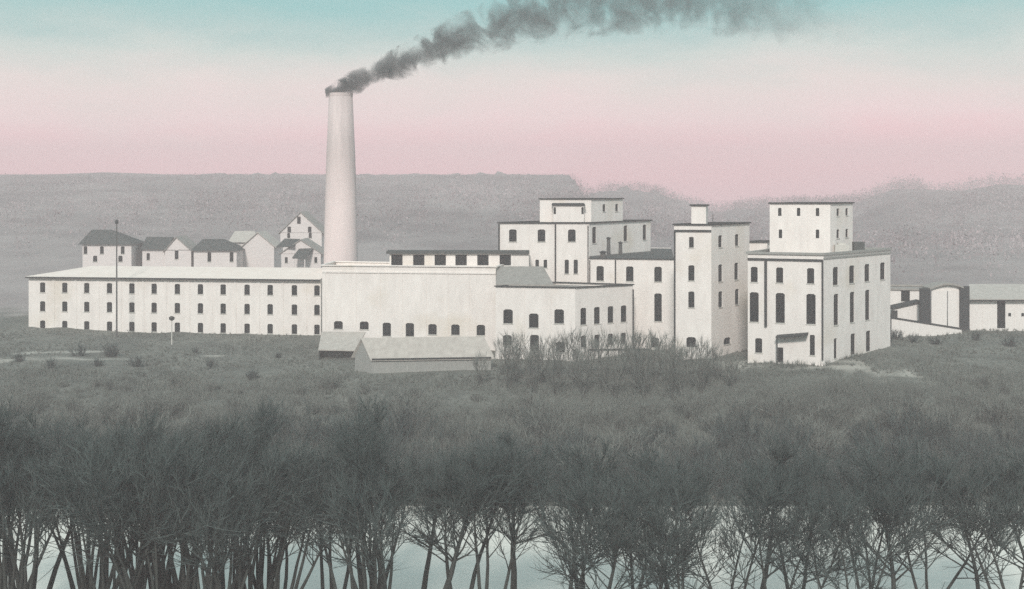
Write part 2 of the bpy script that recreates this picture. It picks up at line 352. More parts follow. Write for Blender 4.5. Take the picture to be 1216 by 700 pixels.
    def pipe(s, i, x, y0, y1, r=.13, off=.2):
        a, b = Vector(s.plan[i]), Vector(s.plan[(i + 1) % len(s.plan)]); d = (b - a).normalized(); n = Vector((d.y, -d.x))
        p = a + (b - a) * ray_wall(x, a, b) + n * off; m = MB()
        m.tube([(p.x, p.y, Z_(y1, p.y)), (p.x, p.y, Z_(y0, p.y))], [r, r], 6); m.build('drainpipe', M['trim'], s.t)
    def band(s, i, z, h=.25, proud=.12, mat=None, name='string_course', u0=0, u1=1):
        a, b = Vector(s.plan[i]), Vector(s.plan[(i + 1) % len(s.plan)]); m = MB()
        m.beam(a + (b - a) * u0, a + (b - a) * u1, proud + .02, z - h / 2, z + h / 2, proud / 2 - .01); m.build(name, M[mat or s.mat], s.t)
def quad(a, b, c, d=None):
    if d is None: d = (a[0] + c[0] - b[0], a[1] + c[1] - b[1])
    return [a, b, c, d]
Z0 = 4.5
# long mill
A, B = P2(34, 230), P2(381, 222.5)
dv = Vector((B[0] - A[0], B[1] - A[1])).normalized(); nv = Vector((-dv.y, dv.x))
back = lambda p, k: (p[0] + nv.x * k, p[1] + nv.y * k)
ze = Z_(328.5, 230)
mill = Building('mill_building', 'very long low white mill with three rows of small windows and pale roof', 'mill', [A, B, back(B, 15), back(A, 15)], 6, ze)
wx = [50.6, 76.9, 103, 130, 156.6, 183, 210.6, 238, 265, 293.4, 320.8, 349.6, 376.4]
lin = lambda y0, y1: [y0 + (y1 - y0) * (x - 50) / 327 for x in wx]
mill.wins(0, [(wx, lin(341.2, 345.6), 6.4, 12), (wx, lin(363.6, 368.5), 6.4, 12), (wx, lin(385.6, 392.4), 6.4, 11)])
mill.walls(); mill.pilasters(0, [(a + b) / 2 for a, b in zip(wx, wx[1:])], w=.45, proud=.09)
m = MB(); o = .5; zr = Z_(315.3, 238)
e = [Vector(A) - dv * o - nv * o, Vector(B) - nv * o, Vector(back(B, 15)) + nv * o, Vector(back(A, 15)) - dv * o + nv * o]
r0 = Vector(back(A, 7.5)) + dv * 8.5; r1 = Vector(back(B, 7.5))
v3 = lambda p, z: (p.x, p.y, z)
m.face([v3(e[0], ze), v3(e[1], ze), v3(r1, zr), v3(r0, zr)]); m.face([v3(e[2], ze), v3(e[3], ze), v3(r0, zr), v3(r1, zr)])
m.face([v3(e[3], ze), v3(e[0], ze), v3(r0, zr)]); m.face([v3(e[1], ze), v3(e[2], ze), v3(r1, zr)]); m.face([v3(p, ze - .003) for p in reversed(e)])
m.build('roof', M['pale_roof'], mill.t)
m = MB(); m.beam(Vector(A) - nv * .62 - dv * .3, Vector(B) - nv * .62, .24, ze - .26, ze - .006); m.build('gutter', M['trim'], mill.t)
# boiler house (plain tall wall)
A, B = P2(382.6, 210), P2(588.8, 206); zt = Z_(316.6, 208)
bh = Building('boiler_house', 'plain tall white block at the foot of the big chimney', 'factory block', quad(A, B, (B[0] + 1.5, B[1] + 7.5), (A[0] + .5, A[1] + 11)), Z0, zt)
bh.wins(0, [([459.3, 486.7], 391.6, 10, 16), ([513.6, 540.8, 571], 391.8, 10, 12.5)]); bh.wins(0, [([401.8, 432.5], 386.5, 10.5, 9)], style='sash')
bh.walls(); bh.pilasters(0, [385.5, 421.6, 450, 476.4, 505, 530.7, 556.5], z1=Z_(325.5, 208), w=.4, proud=.1); bh.band(0, Z_(324, 208), .25, .16)
bh.flat_roof(.5, 'pale_roof', True, 'wall', .16)
# roof monitor
A, B = P2(462.5, 211.5), P2(628, 211); zt = Z_(301.5, 211)
rm = Building('roof_monitor', 'low clerestory with six big dark openings on the roof of the plain block', 'clerestory', quad(A, B, (B[0], B[1] + 3.6), (A[0], A[1] + 3.6)), zt - 3.4, zt)
rm.wins(0, [([471.3, 497.3, 522.8, 547.5, 573.5, 600], 309, 13.6, 13)], style='open', name='opening'); rm.walls()
m = MB(); p = rm.plan; m.prism([(p[0][0] - .5, p[0][1] - .5), (p[1][0] + .1, p[1][1] - .5), (p[1][0] + .1, p[1][1] + 4), (p[0][0] - .5, p[0][1] + 4)], zt - .02, zt + .42); m.build('roof', M['roof'], rm.t)
# chimney
cx, cy = X_(404.7, 229), 229.; r0, r1, zt = 3.10, 2.14, Z_(111, 229)
ch = thing('factory_chimney', 'tall tapering pale chimney stack with smoke pouring from its top', 'chimney', (cx, cy, 8))
m = MB(); N = 40; prof = [(8, r0 * 1.03), (20, r0), (30, r0 - .22), (40, r0 - .5), (zt - .6, r1)]
m.tube([(cx, cy, z) for z, r in prof], [r for z, r in prof], N); m.build('shaft', M['stucco'], ch, True)
m = MB(); pr = [(r1 + .01, zt - .6), (r1 + .02, zt - .5), (r1 + .02, zt), (r1 - .35, zt), (r1 - .4, zt - 1.4)]
for k in range(len(pr) - 1):
    for j in range(N):
        a0, a1 = 2 * math.pi * j / N, 2 * math.pi * (j + 1) / N
        g = lambda r, z, a: (cx + r * math.cos(a), cy + r * math.sin(a), z)
        m.face([g(*pr[k], a0), g(*pr[k], a1), g(*pr[k + 1], a1), g(*pr[k + 1], a0)])
m.build('rim', M['stucco'], ch)
# tall block behind (left elevator block) and its upper storey
A, B, Cc = P2(592, 216.5), P2(699.5, 216), P2(772.6, 234)
el_ = Building('elevator_block', 'tall white block carrying a smaller storey, right of the clerestory', 'factory block', quad(A, B, Cc), Z0, Z_(265.5, 216))
el_.wins(0, [([609, 643, 679], 280, 9, 14.5), ([637.9, 647.6], 313.5, 4.4, 10), ([673, 683.7], 317, 4.8, 16.5)])
el_.wins(1, [([705.7, 742.8, 765.4], 277.6, 4.2, 18.5)])
el_.walls(); el_.flat_roof(); el_.pipe(0, 659.5, 266.5, 341); el_.pipe(0, 592.6, 266.5, 312); el_.pipe(0, 698.2, 268, 341, .09)
el_.pilasters(0, [627.5], w=.3, proud=.07)
A, B, Cc = P2(641, 219.5), P2(702, 219), P2(739.5, 228)
up = Building('rooftop_storey', 'small blank white storey on top of the left tall block', 'rooftop block', quad(A, B, Cc), el_.z1 - .38, Z_(236.8, 219))
up.wins(1, [([717.3, 732.4], 247, 3.5, 9)]); up.walls(); up.flat_roof(ch=.16)
A, B = P2(657, 217.4), P2(693.5, 217.4)
by = Building('stair_head', 'little white projecting bay with dark slits against the small upper storey', 'rooftop bay', quad(A, B, (B[0], 218.9), (A[0], 218.9)), el_.z1 - .37, Z_(243.5, 217.4))
by.wins(0, [([658.8, 691.8], 250.5, 3, 8)]); by.walls()
m = MB(); q = by.plan; zt = by.z1
m.hexa([(q[0][0] - .25, 217.1, zt - .12), (q[1][0] + .25, 217.1, zt - .12), (q[1][0] + .25, 218.95, zt), (q[0][0] - .25, 218.95, zt)],
       [(q[0][0] - .1, 217.1, zt + .1), (q[1][0] + .1, 217.1, zt + .1), (q[1][0] + .1, 218.95, zt + .3), (q[0][0] - .1, 218.95, zt + .3)]); m.build('roof', M['trim'], by.t)
# two-storey front block with shaded right side
A, B, Cc = P2(588.5, 197.5), P2(683, 195), P2(751.6, 201)
fb = Building('front_block', 'low two storey white block with shaded right side, behind the twiggy saplings', 'factory block', quad(A, B, Cc, (X_(660, 204), 206)), Z0, Z_(342, 195))
fb.wins(0, [([603.3, 633.8, 664], [376, 381, 376], 11.5, 17, 1), ([602.4, 665.5], [404.4, 412.5], 10.5, 12, 1), ([634.7], 407.5, 10.5, 19)])
fb.wins(1, [([692.8, 708.9, 725, 740.6], 374.3, 6.5, 19.5), ([692.8, 709, 725, 740.4], 404, 6.3, 14)])
fb.walls(); fb.flat_roof(.35, 'grey_roof', True, 'trim', .14); fb.pilasters(0, [621.5, 653], w=.35, proud=.09); fb.pipe(1, 751, 344, 418, .12); fb.pipe(1, 751, 344, 346, .1)
m = MB(); z1, z2 = fb.z1 + .25, Z_(316.5, 208.5)
p = [(*P2(589, 199.2), z1), (*P2(657.5, 198.2), z1), (*P2(645, 208.5), z2), (*P2(590, 208.5), z2)]
m.hexa([(x, y, z - .3) for x, y, z in p], p)
m.face([(*P2(657.5, 198.2), z1 - .3), (*P2(650, 208.5), z1 - .3), p[2]]); m.build('lean_to_roof', M['grey_roof'], fb.t)
# mid block with dark flat roof
A, B = P2(699.8, 206.5), P2(801, 203.5)
mb = Building('mid_block', 'white block with dark flat roof and roof stacks, left of the slim tower', 'factory block', [A, B, P2(797, 244), P2(750, 246), P2(700, 217)], Z0, Z_(308, 204.5))
mb.wins(0, [([712.6, 747.8, 781.4], 325.4, 8.6, 17.3), ([781.4], 365.3, 9, 33), ([778], 407, 8.5, 12)])
mb.walls(); mb.flat_roof(.12, 'roof', True, 'trim', .1, edges=(0,)); mb.pipe(0, 731, 309, 341, .11); mb.pilasters(0, [767], w=.3, proud=.08); mb.pipe(0, 700.6, 309, 341, .08)
for px, py, d, w, lab in ((722.7, 281.5, 217.5, .33, 'taller of two dark stacks standing on the dark flat roof'), (736.8, 287, 222, .33, 'shorter dark stack on the dark flat roof, nearest the upper windows'), (716, 298, 212.5, .5, 'squat dark vent low on the dark flat roof corner')):
    v = thing('roof_vent', lab, 'roof vent', (X_(px, d), d, mb.z1 - .12), 'vents on the dark flat roof'); x, z = X_(px, d), Z_(py, d)
    m = MB(); m.tube([(x, d, mb.z1 - .14), (x, d, z - .3)], [w, w * .92], 10); m.build('stack', M['metal'], v)
    m = MB(); m.tube([(x, d, z - .3), (x, d, z - .2), (x, d, z)], [w * 1.35, w * 1.35, w * .3], 10); m.build('cap', M['trim'], v)
# slim tower
A, B, Cc = P2(800.6, 190), P2(844.7, 189), P2(890, 199.5)
tw = Building('slim_tower', 'narrow white tower with a small chimney box on its roof, mid complex', 'tower', quad(A, B, Cc), Z0, Z_(267.5, 189.5))
tw.wins(0, [([821], 288, 5.4, 13), ([821], 324.4, 7.2, 18), ([821], 356, 7.2, 19), ([820.7], 406.5, 11, 12)])
tw.wins(1, [([855.2, 875], 286, 4.2, 14), ([855.4, 874.4], 323.4, 4.6, 20), ([855.5, 875.1], 354.2, 4.5, 18.5), ([863.4], 405, 8, 7.5)])
tw.walls(); tw.flat_roof(ch=.2); tw.band(0, Z_(274.3, 189.5), .28, .22, 'trim', 'cornice'); tw.pipe(0, 801.3, 275, 424, .13)
A, B = P2(821, 192.5), P2(838.4, 192.3); pz = Z_(244.6, 192.4)
pb = Building('chimney_box', 'little square white chimney box on the slim tower roof', 'rooftop chimney', quad(A, B, (B[0] + .6, B[1] + 2.2)), tw.z1 - .38, pz); pb.walls(); pb.flat_roof(.1, 'trim', True, 'trim', .2)
x, d = X_(847, 191), 191.5; ap = MB(); ap.tube([(x, d, tw.z1 - .4), (x, d, Z_(254, d))], [.06, .04], 6); tag(ap.build('roof_mast', M['metal']), 'thin mast rising from the slim tower roof', 'mast')
# low link between towers
A, B = P2(884, 202), P2(911, 202)
lk = Building('link_block', 'low white roof block squeezed between the slim tower and the high penthouse', 'rooftop block', quad(A, B, (B[0] + 3, B[1] + 5)), 18, Z_(288, 202)); lk.walls(); lk.flat_roof(ch=.15)
# right main block and penthouse
A, B, Cc = P2(888, 184), P2(977.8, 180), P2(1057.3, 196)
mn = Building('main_block', 'big white end block with tall narrow windows on two faces', 'factory block', quad(A, B, Cc, (45, 203)), Z0, Z_(303.2, 180))
mn.wins(0, [([895.6, 925.8, 962.6], 327, 8.2, 18.5), ([895.6, 926.5, 963], 366, 10.4, 35.5), ([900.9], 410.5, 8, 17), ([964.6], 410, 6.2, 24)])
mn.wins(0, [([926.8], 422, 6.8, 18)], style='open', name='door')
mn.wins(1, [([992.2, 1011.5, 1029.6, 1048], 325, 6, 20.5), ([992.8, 1011.9, 1030], 365, 5.2, 36), ([1012.8, 1031], 407, 5, 25), ([992], 414, 3.4, 24)])
mn.walls(); mn.flat_roof(.3, 'grey_roof', True, 'shed_wall', .3); mn.band(0, Z_(308.9, 181.5), .3, .2, 'trim', 'cornice'); mn.band(1, Z_(303.5, 188), .22, .16, 'shed_wall', 'cornice')
mn.pipe(0, 909.6, 310, 388, .2, .22); mn.pipe(0, 977, 309, 428, .13)
a, b = Vector(mn.plan[0]), Vector(mn.plan[1]); u0, u1 = ray_wall(923, a, b), ray_wall(960, a, b); dd = (b - a).normalized(); n = Vector((dd.y, -dd.x))
p0, p1 = a + (b - a) * u0, a + (b - a) * u1; m = MB(); zc0, zc1 = Z_(401, 182), Z_(397.6, 181)
m.hexa([(p0.x + n.x * 1.4, p0.y + n.y * 1.4, zc0), (p1.x + n.x * 1.4, p1.y + n.y * 1.4, zc1), (p1.x, p1.y, zc1 + .15), (p0.x, p0.y, zc0 + .15)],
       [(p0.x + n.x * 1.4, p0.y + n.y * 1.4, zc0 + .2), (p1.x + n.x * 1.4, p1.y + n.y * 1.4, zc1 + .2), (p1.x, p1.y, zc1 + .35), (p0.x, p0.y, zc0 + .35)]); m.build('canopy', M['trim'], mn.t)
q = p0 + n * 1.3 + dd * .2; m = MB(); m.tube([(q.x, q.y, 7), (q.x, q.y, zc0 + .02)], [.09, .09], 6); m.build('canopy_post', M['frame'], mn.t)
A, B, Cc = P2(914, 188.2), P2(986, 187.2), P2(1012.6, 194)
ph = Building('penthouse_block', 'square white penthouse block high on the big end block', 'rooftop block', quad(A, B, Cc), mn.z1 - .28, Z_(242, 187.5))
ph.wins(0, [([926, 948.3, 970.8], 252, 4.4, 9.5), ([926.8, 970.8], 278, 4.4, 10.5)]); ph.wins(1, [([995, 1005.6], 252, 3.2, 9), ([995, 1005.6], 277.5, 3.2, 10)])
ph.walls(); ph.flat_roof(ch=.16); ph.pilasters(0, [937, 960], w=.25, proud=.06)
d = 190; m = MB(); x = X_(1019.5, d); m.box(x - .8, x + .8, d - .5, d + .6, mn.z1 - .3, Z_(287.5, d)); tag(m.build('roof_hatch', M['roof']), 'small dark hatch box on the big block roof by the penthouse', 'roof hatch')
m = MB(); x = X_(1001, 187.2); m.box(x - 1.1, x + 1.0, 187.4, 188.4, mn.z1 - .3, Z_(291, 188)); m.box(x - .6, x + .5, 187.6, 188.2, Z_(291, 188), Z_(288.5, 188)); tag(m.build('skylight_box', M['sill']), 'pale low skylight box at the foot of the penthouse', 'skylight')

# ------------------------------------------------------------------ sheds in front
def gable_shed(name, label, g0, g1, L, z0, ze, zr, mat, rmat, over=.35):
    """g0, g1: plan ends of the gable wall that faces us; the ridge runs L (a vector) away from it"""
    a, b = Vector(g0), Vector(g1); L = Vector(L); c, e = b + L, a + L; mid = (a + b) / 2; t = thing(name, label, 'shed', (mid.x, mid.y, z0))
    m = MB(); f = lambda p, z: (p.x, p.y, z)
    m.face([f(a, z0), f(b, z0), f(b, ze), f(mid, zr), f(a, ze)]); m.face([f(b, z0), f(c, z0), f(c, ze), f(b, ze)])
    m.face([f(c, z0), f(e, z0), f(e, ze), f(mid + L, zr), f(c, ze)]); m.face([f(e, z0), f(a, z0), f(a, ze), f(e, ze)])
    m.build('wall', M[mat], t)
    l = L.normalized()
    for p in (a, b):
        s = (p - mid).normalized() * over; sl = (zr - ze) / (p - mid).length * over
        q = [mid - l * over, p + s - l * over, p + s + L + l * over, mid + L + l * over]; zz = [zr, ze - sl, ze - sl, zr]
        if p is a: q.reverse(); zz.reverse()
        m = MB(); m.hexa([f(v, z + .03) for v, z in zip(q, zz)], [f(v, z + .16) for v, z in zip(q, zz)]); m.build('roof', M[rmat], t)
    return t
A, B = P2(421.5, 190.5), P2(441.5, 187.5)
s2 = gable_shed('gable_shed', 'long grey shed with pale pitched roof below the plain white wall', A, B, Vector(P2(583, 189.5)) - Vector(B), 5, Z_(425.5, 187.5), Z_(402.5, 189.3), 'shed_wall', 'shed_roof')
m = MB(); e0 = Vector(B); e1 = Vector(P2(583, 189.5)); m.beam(e0, e1, .2, Z_(427.5, 187.5), Z_(426, 187.5) + .02, .3); m.build('eave_board', M['trim'], s2)
sh = thing('open_shed', 'small open fronted shed with pale sloping roof beside the long grey shed', 'shed', (*P2(400, 202), 5))
m = MB(); a, b, c, e = P2(378, 200), P2(422.5, 199), P2(434, 207), P2(382, 207.5); z1, z2 = Z_(415, 200), Z_(394.3, 207)
m.hexa([(*a, z1 - .2), (*b, z1 - .2), (*c, z2 - .2), (*e, z2 - .2)], [(*a, z1), (*b, z1), (*c, z2), (*e, z2)]); m.build('roof', M['shed_roof'], sh)
m = MB(); a, b, c, e = P2(379, 201), P2(421.5, 200), P2(433, 206.8), P2(383, 207.2)
for p, q in ((b, c), (c, e), (e, a)): m.beam(p, q, .12, 4.5, z1 - .18)
m.build('wall', M['dark'], sh)
for px in (379.5, 400, 420.5):
    x, d = P2(px, 200.4); m = MB(); m.box(x - .1, x + .1, d - .1, d + .1, 4.5, z1 - .19); m.build('post', M['bark'], sh)

# ------------------------------------------------------------------ freight sheds at the right
D = 213
rs = Building('freight_shed', 'long white freight shed with grey roof and dark doorway at the right edge', 'shed', [P2(1147, D + 1), P2(1330, D + 1), P2(1345, D + 18), P2(1156, D + 18)], 6, Z_(357, D), 'boards')
rs.wins(0, [([1189], 373, 10, 34)], 'open', 'door'); rs.wins(0, [([1199, 1214.5], 374, 3.2, 4)]); rs.walls(); rs.pilasters(0, [1167.5, 1205, 1240, 1270], w=.16, proud=.06)
m = MB(); ze, zr = rs.z1, Z_(337.5, D + 10); p = [P2(1146, D + .3), P2(1332, D + .3), P2(1338, D + 10), P2(1151, D + 10), P2(1345, D + 19), P2(1156, D + 19)]
m.hexa([(*p[0], ze), (*p[1], ze), (*p[2], zr - .2), (*p[3], zr - .2)], [(*p[0], ze + .2), (*p[1], ze + .2), (*p[2], zr), (*p[3], zr)])
m.hexa([(*p[3], zr - .2), (*p[2], zr - .2), (*p[4], ze), (*p[5], ze)], [(*p[3], zr), (*p[2], zr), (*p[4], ze + .2), (*p[5], ze + .2)]); m.build('roof', M['shed_roof'], rs.t)
m = MB(); m.beam(Vector(p[0]), Vector(p[1]), .2, ze - .1, ze + .08, .12); m.build('eave_board', M['trim'], rs.t)
gb = thing('gate_bay', 'tall white double gate between two dark piers under a shallow arched roof', 'gate', (*P2(1123, D), 8))
for x0, x1, yt, yb in ((1094, 1106, 342.5, 402), (1141, 1152.3, 340, 394)):
    m = MB(); a, b = P2(x0, D - .8), P2(x1, D - .8); m.box(a[0], b[0], D - .45, D + .25, 6, Z_(yt, D)); m.build('pier', M['trim'], gb)
for x0, x1 in ((1106, 1124.6), (1125.6, 1141)):
    m = MB(); m.box(X_(x0, D) + .02, X_(x1, D) - .02, D, D + .25, 6, Z_(345, D)); m.build('gate_leaf', M['boards'], gb)
m = MB(); k = 10
for i in range(k):
    xa, xb = 1103 + 40 * i / k, 1103 + 40 * (i + 1) / k; f = lambda x: Z_(344.5 - 6.2 * math.sin(math.pi * min(1, max(0, (x - 1102) / 46))), D)
    m.hexa([(X_(xa, D), D - .6, f(xa)), (X_(xb, D), D - .6, f(xb)), (X_(xb, D), D + 3.5, f(xb)), (X_(xa, D), D + 3.5, f(xa))],
           [(X_(xa, D), D - .6, f(xa) + .3), (X_(xb, D), D - .6, f(xb) + .3), (X_(xb, D), D + 3.5, f(xb) + .3), (X_(xa, D), D + 3.5, f(xa) + .3)])
m.build('arched_roof', M['grey_roof'], gb)
m = MB()
for i in range(k):
    xa, xb = 1106 + 35 * i / k, 1106 + 35 * (i + 1) / k
    m.face([(X_(xa, D), D + .1, Z_(346, D)), (X_(xb, D), D + .1, Z_(346, D)), (X_(xb, D), D + .1, f(xb) + .02), (X_(xa, D), D + .1, f(xa) + .02)])
m.build('tympanum', M['boards'], gb)
s1 = Building('annex_shed', 'low white annex with one dark doorway just right of the big end block', 'shed', [P2(1052, 222), P2(1096, 221), P2(1098, 230), P2(1052, 231)], 6, Z_(345, 221), 'boards')
s1.wins(0, [([1075.2], 351, 10.4, 15)], 'open', 'opening'); s1.walls(); s1.flat_roof(.1, 'grey_roof', True, 'grey_roof', .3)
rb = thing('ramp_house', 'white covered ramp with slanting top beside the dark pier', 'ramp', (*P2(1078, 215), 7))
a, b = P2(1061, 216), P2(1095, 215); m = MB(); zt0, zt1 = Z_(367, 216), Z_(359.6, 215)
m.hexa([(*a, 6), (*b, 6), (b[0], b[1] + 3, 6), (a[0], a[1] + 3, 6)], [(*a, zt0), (*b, zt1), (b[0], b[1] + 3, zt1), (a[0], a[1] + 3, zt0)]); m.build('wall', M['boards'], rb)
m = MB(); o = .25; m.hexa([(a[0] - o, a[1] - o, zt0 - .08), (b[0], b[1] - o, zt1 + .02), (b[0], b[1] + 3.2, zt1 + .02), (a[0] - o, a[1] + 3.2, zt0 - .08)], [(a[0] - o, a[1] - o, zt0 + .22), (b[0], b[1] - o, zt1 + .3), (b[0], b[1] + 3.2, zt1 + .3), (a[0] - o, a[1] + 3.2, zt0 + .22)]); m.build('roof', M['trim'], rb)
m = MB(); x = X_(1062.5, 215.6); m.box(x - .5, x + .45, 215.5, 215.9, 6, Z_(369, 215.6)); m.build('door', M['dark'], rb)
rw = thing('retaining_wall', 'white wall with dark sloping coping running down from the end block corner', 'wall', (*P2(1095, 207), 7))
a, b = P2(1051, 205), P2(1142, 209); zt0, zt1 = Z_(377, 205), Z_(391.5, 209); m = MB()
m.hexa([(*a, 6), (*b, 6), (b[0], b[1] + .5, 6), (a[0], a[1] + .5, 6)], [(*a, zt0), (*b, zt1), (b[0], b[1] + .5, zt1), (a[0], a[1] + .5, zt0)]); m.build('wall', M['boards'], rw)
m = MB(); m.hexa([(a[0], a[1] - .15, zt0), (b[0], b[1] - .15, zt1), (b[0], b[1] + .6, zt1), (a[0], a[1] + .6, zt0)], [(a[0], a[1] - .15, zt0 + .22), (b[0], b[1] - .15, zt1 + .22), (b[0], b[1] + .6, zt1 + .22), (a[0], a[1] + .6, zt0 + .22)]); m.build('coping', M['trim'], rw)
dw = MB(); dw.box(X_(1045.5, 198.5), X_(1058, 198.5), 198.2, 201, 6, Z_(373, 198.5)); lh = thing('lean_to_hut', 'dark boarded hut against the right corner of the big end block', 'hut', (*P2(1052, 199.5), 7)); dw.build('wall', M['trim'], lh)
m = MB(); x0, x1 = X_(1045, 198), X_(1058.6, 198); m.hexa([(x0, 197.9, Z_(373, 198.5)), (x1, 197.9, Z_(373.4, 198.5)), (x1, 201.2, Z_(371.5, 198.5)), (x0, 201.2, Z_(371.5, 198.5))], [(x0, 197.9, Z_(372, 198.5)), (x1, 197.9, Z_(372, 198.5)), (x1, 201.2, Z_(370.5, 198.5)), (x0, 201.2, Z_(370.5, 198.5))]); m.build('roof', M['roof'], lh)

# ------------------------------------------------------------------ poles, low fence rail
x, d = X_(138.6, 221), 221.; up_ = thing('utility_pole', 'tall dark thin pole standing before the long white mill', 'pole', (x, d, 8))
m = MB(); m.tube([(x, d, 7.5), (x, d, Z_(262, d))], [.16, .10], 8); m.build('shaft', M['metal'], up_)
m = MB(); m.tube([(x, d, Z_(266, d)), (x, d, Z_(262.5, d)), (x, d, Z_(261, d))], [.26, .3, .12], 8); m.build('cap', M['trim'], up_)
x, d, g = hit(204, 411); lp = thing('lamp_post', 'short pale post with dark rounded head in front of the mill', 'lamp post', (x, d, g))
m = MB(); m.tube([(x, d, g - .4), (x, d, Z_(381, d))], [.11, .08], 8); m.build('post', M['sill'], lp)
m = MB(); z = Z_(381, d); m.tube([(x, d, z), (x, d, z + .2), (x, d, z + .55), (x, d, z + .75)], [.12, .45, .5, .15], 10); m.build('lamp_head', M['frame'], lp)
fn = thing('yard_fence', 'low dark rail fence at the foot of the low two storey block', 'fence', (*P2(735, 196), 8))
a, b = Vector(P2(699, 192.5)), Vector(P2(770, 193)); m = MB(); m.beam(a, b, .16, Z_(417, 192.5), Z_(414.6, 192.5)); m.build('rail', M['bark'], fn)
for k in range(7):
    p = a.lerp(b, k / 6); m = MB(); m.box(p.x - .08, p.x + .08, p.y + .09, p.y + .24, 6.5, Z_(415, 192.5)); m.build('post', M['bark'], fn)
rl = thing('ridge_fence', 'thin dark fence line on the hillside just right of the chimney', 'fence', (*P2(450, 420), 20))
gx, gy = P2(450, 430)
x0, x1, d = X_(415, 420), X_(478, 420), 420.; gr = lambda x: gz(x, d) + .2
m = MB(); m.beam((x0, d), (x1, d), .3, Z_(275.4, d), Z_(273.6, d)); m.build('rail', M['bark'], rl)
for k in range(8):
    x = x0 + (x1 - x0) * k / 7; m = MB(); m.box(x - .12, x + .12, d + .2, d + .45, gz(x, d) - 1, Z_(273, d) + (1.0 if k == 6 else 0)); m.build('post', M['bark'], rl)

# ------------------------------------------------------------------ hillside houses
def house(label, d, x0, x1, yb, ye, wins=(), depth=9, group='houses on the slope behind the mill'):
    b = Building('hill_house', label, 'house', quad(P2(x0, d), P2(x1, d), (X_(x1, d) + .3, d + depth), (X_(x0, d) + .3, d + depth)), Z_(yb, d) - 2, Z_(ye, d), 'house', group)
    if wins: b.wins(0, wins)
    return b
def slab(t, q, th=.18, mat='roof', name='roof'):
    m = MB(); m.hexa([(x, y, z - th) for x, y, z in q], q); m.build(name, M[mat], t)
def hip(b, d, ex0, ex1, rx0, rx1, ye, yr, depth=9, mat='roof'):
    e = [(*P2(ex0, d), 0), (*P2(ex1, d), 0), (X_(ex1, d), d + depth + .6, 0), (X_(ex0, d), d + depth + .6, 0)]; ze, dm = Z_(ye, d), d + depth / 2; zr = Z_(yr, dm)
    e = [(x, y - .6 if i < 2 else y, ze) for i, (x, y, z) in enumerate(e)]; a, c = (X_(rx0, dm), dm, zr), (X_(rx1, dm), dm, zr); m = MB()
    for f in ([e[0], e[1], c, a], [e[1], e[2], c], [e[2], e[3], a, c], [e[3], e[0], a]): m.face(f)
    m.face([e[3], e[2], e[1], e[0]]); m.build('roof', M[mat], b.t)
def gable(b, d, x0, x1, xa, ye, ya, depth=9, mat='roof', over=.4):
    ze, za = Z_(ye, d), Z_(ya, d); a, c, p = X_(x0, d), X_(x1, d), X_(xa, d); m = MB()
    m.face([(a, d, ze), (c, d, ze), (p, d, za)]); m.build('gable', M['house'], b.t)
    for q in ((a, -1), (c, 1)):
        s = over * q[1]; sl = (za - ze) / abs(p - q[0]) * over
        v = [(q[0] + s, d - over, ze - sl), (p, d - over, za), (p, d + depth, za), (q[0] + s, d + depth, ze - sl)]
        if q[1] > 0: v = [v[1], v[0], v[3], v[2]]
        slab(b.t, [(x, y, z + .16) for x, y, z in v], .15, mat)
d = 270
h = house('hip roofed house with dark roof behind the tall thin pole', d, 98, 156, 318, 290.5, [([101.5, 121, 145.7], 297.3, 4.6, 9), ([113, 143], 307.5, 5.2, 7)]); h.walls(); hip(h, d, 93.5, 159.5, 109, 133, 290.5, 273)
d = 272
h = house('white house with dark side roof and a front gable, second along the slope', d, 169, 198, 318, 296.5, [([176], 305, 3.6, 8)]); h.walls(); hip(h, d, 167.5, 199, 174, 206, 296.5, 281.5, 8)
g2 = Building('wing', None, None, quad(P2(196, d - .8), P2(227, d - .8), (X_(227, d), d + 8)), Z_(318, d) - 2, Z_(297.5, d), 'house')
g2.wins(0, [([209.7], 302.5, 4.4, 11)]); g2.walls(); gable(g2, d - .8, 196, 227, 209.5, 297.6, 282, 8, 'grey_roof')
for o in [o for o in bpy.data.objects if o.parent == g2.t]:
    mw = Matrix.Translation(g2.t.location) @ o.matrix_parent_inverse; o.parent = h.t; o.matrix_parent_inverse = Matrix.Translation(-h.t.location)
bpy.data.objects.remove(g2.t)
d = 270
h = house('small hip roofed cottage with two dark windows, between the gabled houses', d, 230, 281, 318, 298, [([248.6, 275], 305.5, 4.2, 11)]); h.walls(); hip(h, d, 227, 284, 241, 266, 298, 284)
d = 276
h = house('pale gabled house with pale roof and no visible windows', d, 288, 325.5, 320, 293); h.walls(); gable(h, d, 287.5, 326, 306, 293, 276.5, 9, 'shed_roof')
d = 284
h = house('pale roofed house mostly hidden behind the windowless gabled house', d, 274, 306, 320, 288); h.walls(); hip(h, d, 271, 309, 279, 302, 288, 274.5, 8, 'shed_roof')
d = 300
h = house('tall white gabled house highest on the slope beside the chimney', d, 333, 382, 320, 276.5, [([342.8, 368.4], 274+6, 3.6, 6)]); h.walls(); gable(h, d, 332, 383.5, 357, 276.8, 252.5, 10, 'grey_roof')
m = MB(); z = Z_(266, d); x = X_(355, d); m.box(x - .4, x + .4, d - .1, d + .1, z, z + 1.7); m.build('attic_window', M['glass'], h.t)
for px in (343.5, 367.8):
    m = MB(); z = Z_(276, d); x = X_(px, d); m.box(x - .4, x + .4, d - .1, d + .1, z, z + 1.3); m.build('attic_window', M['glass'], h.t)
d = 262
h = house('low gabled house with dark cross roof and dark porch, below the tallest gabled house', d, 334, 381, 320, 301.5, [([340, 375], 309, 3.4, 7)]); h.walls(); gable(h, d, 332, 382.5, 357, 301.8, 285.4, 9, 'grey_roof', .3)
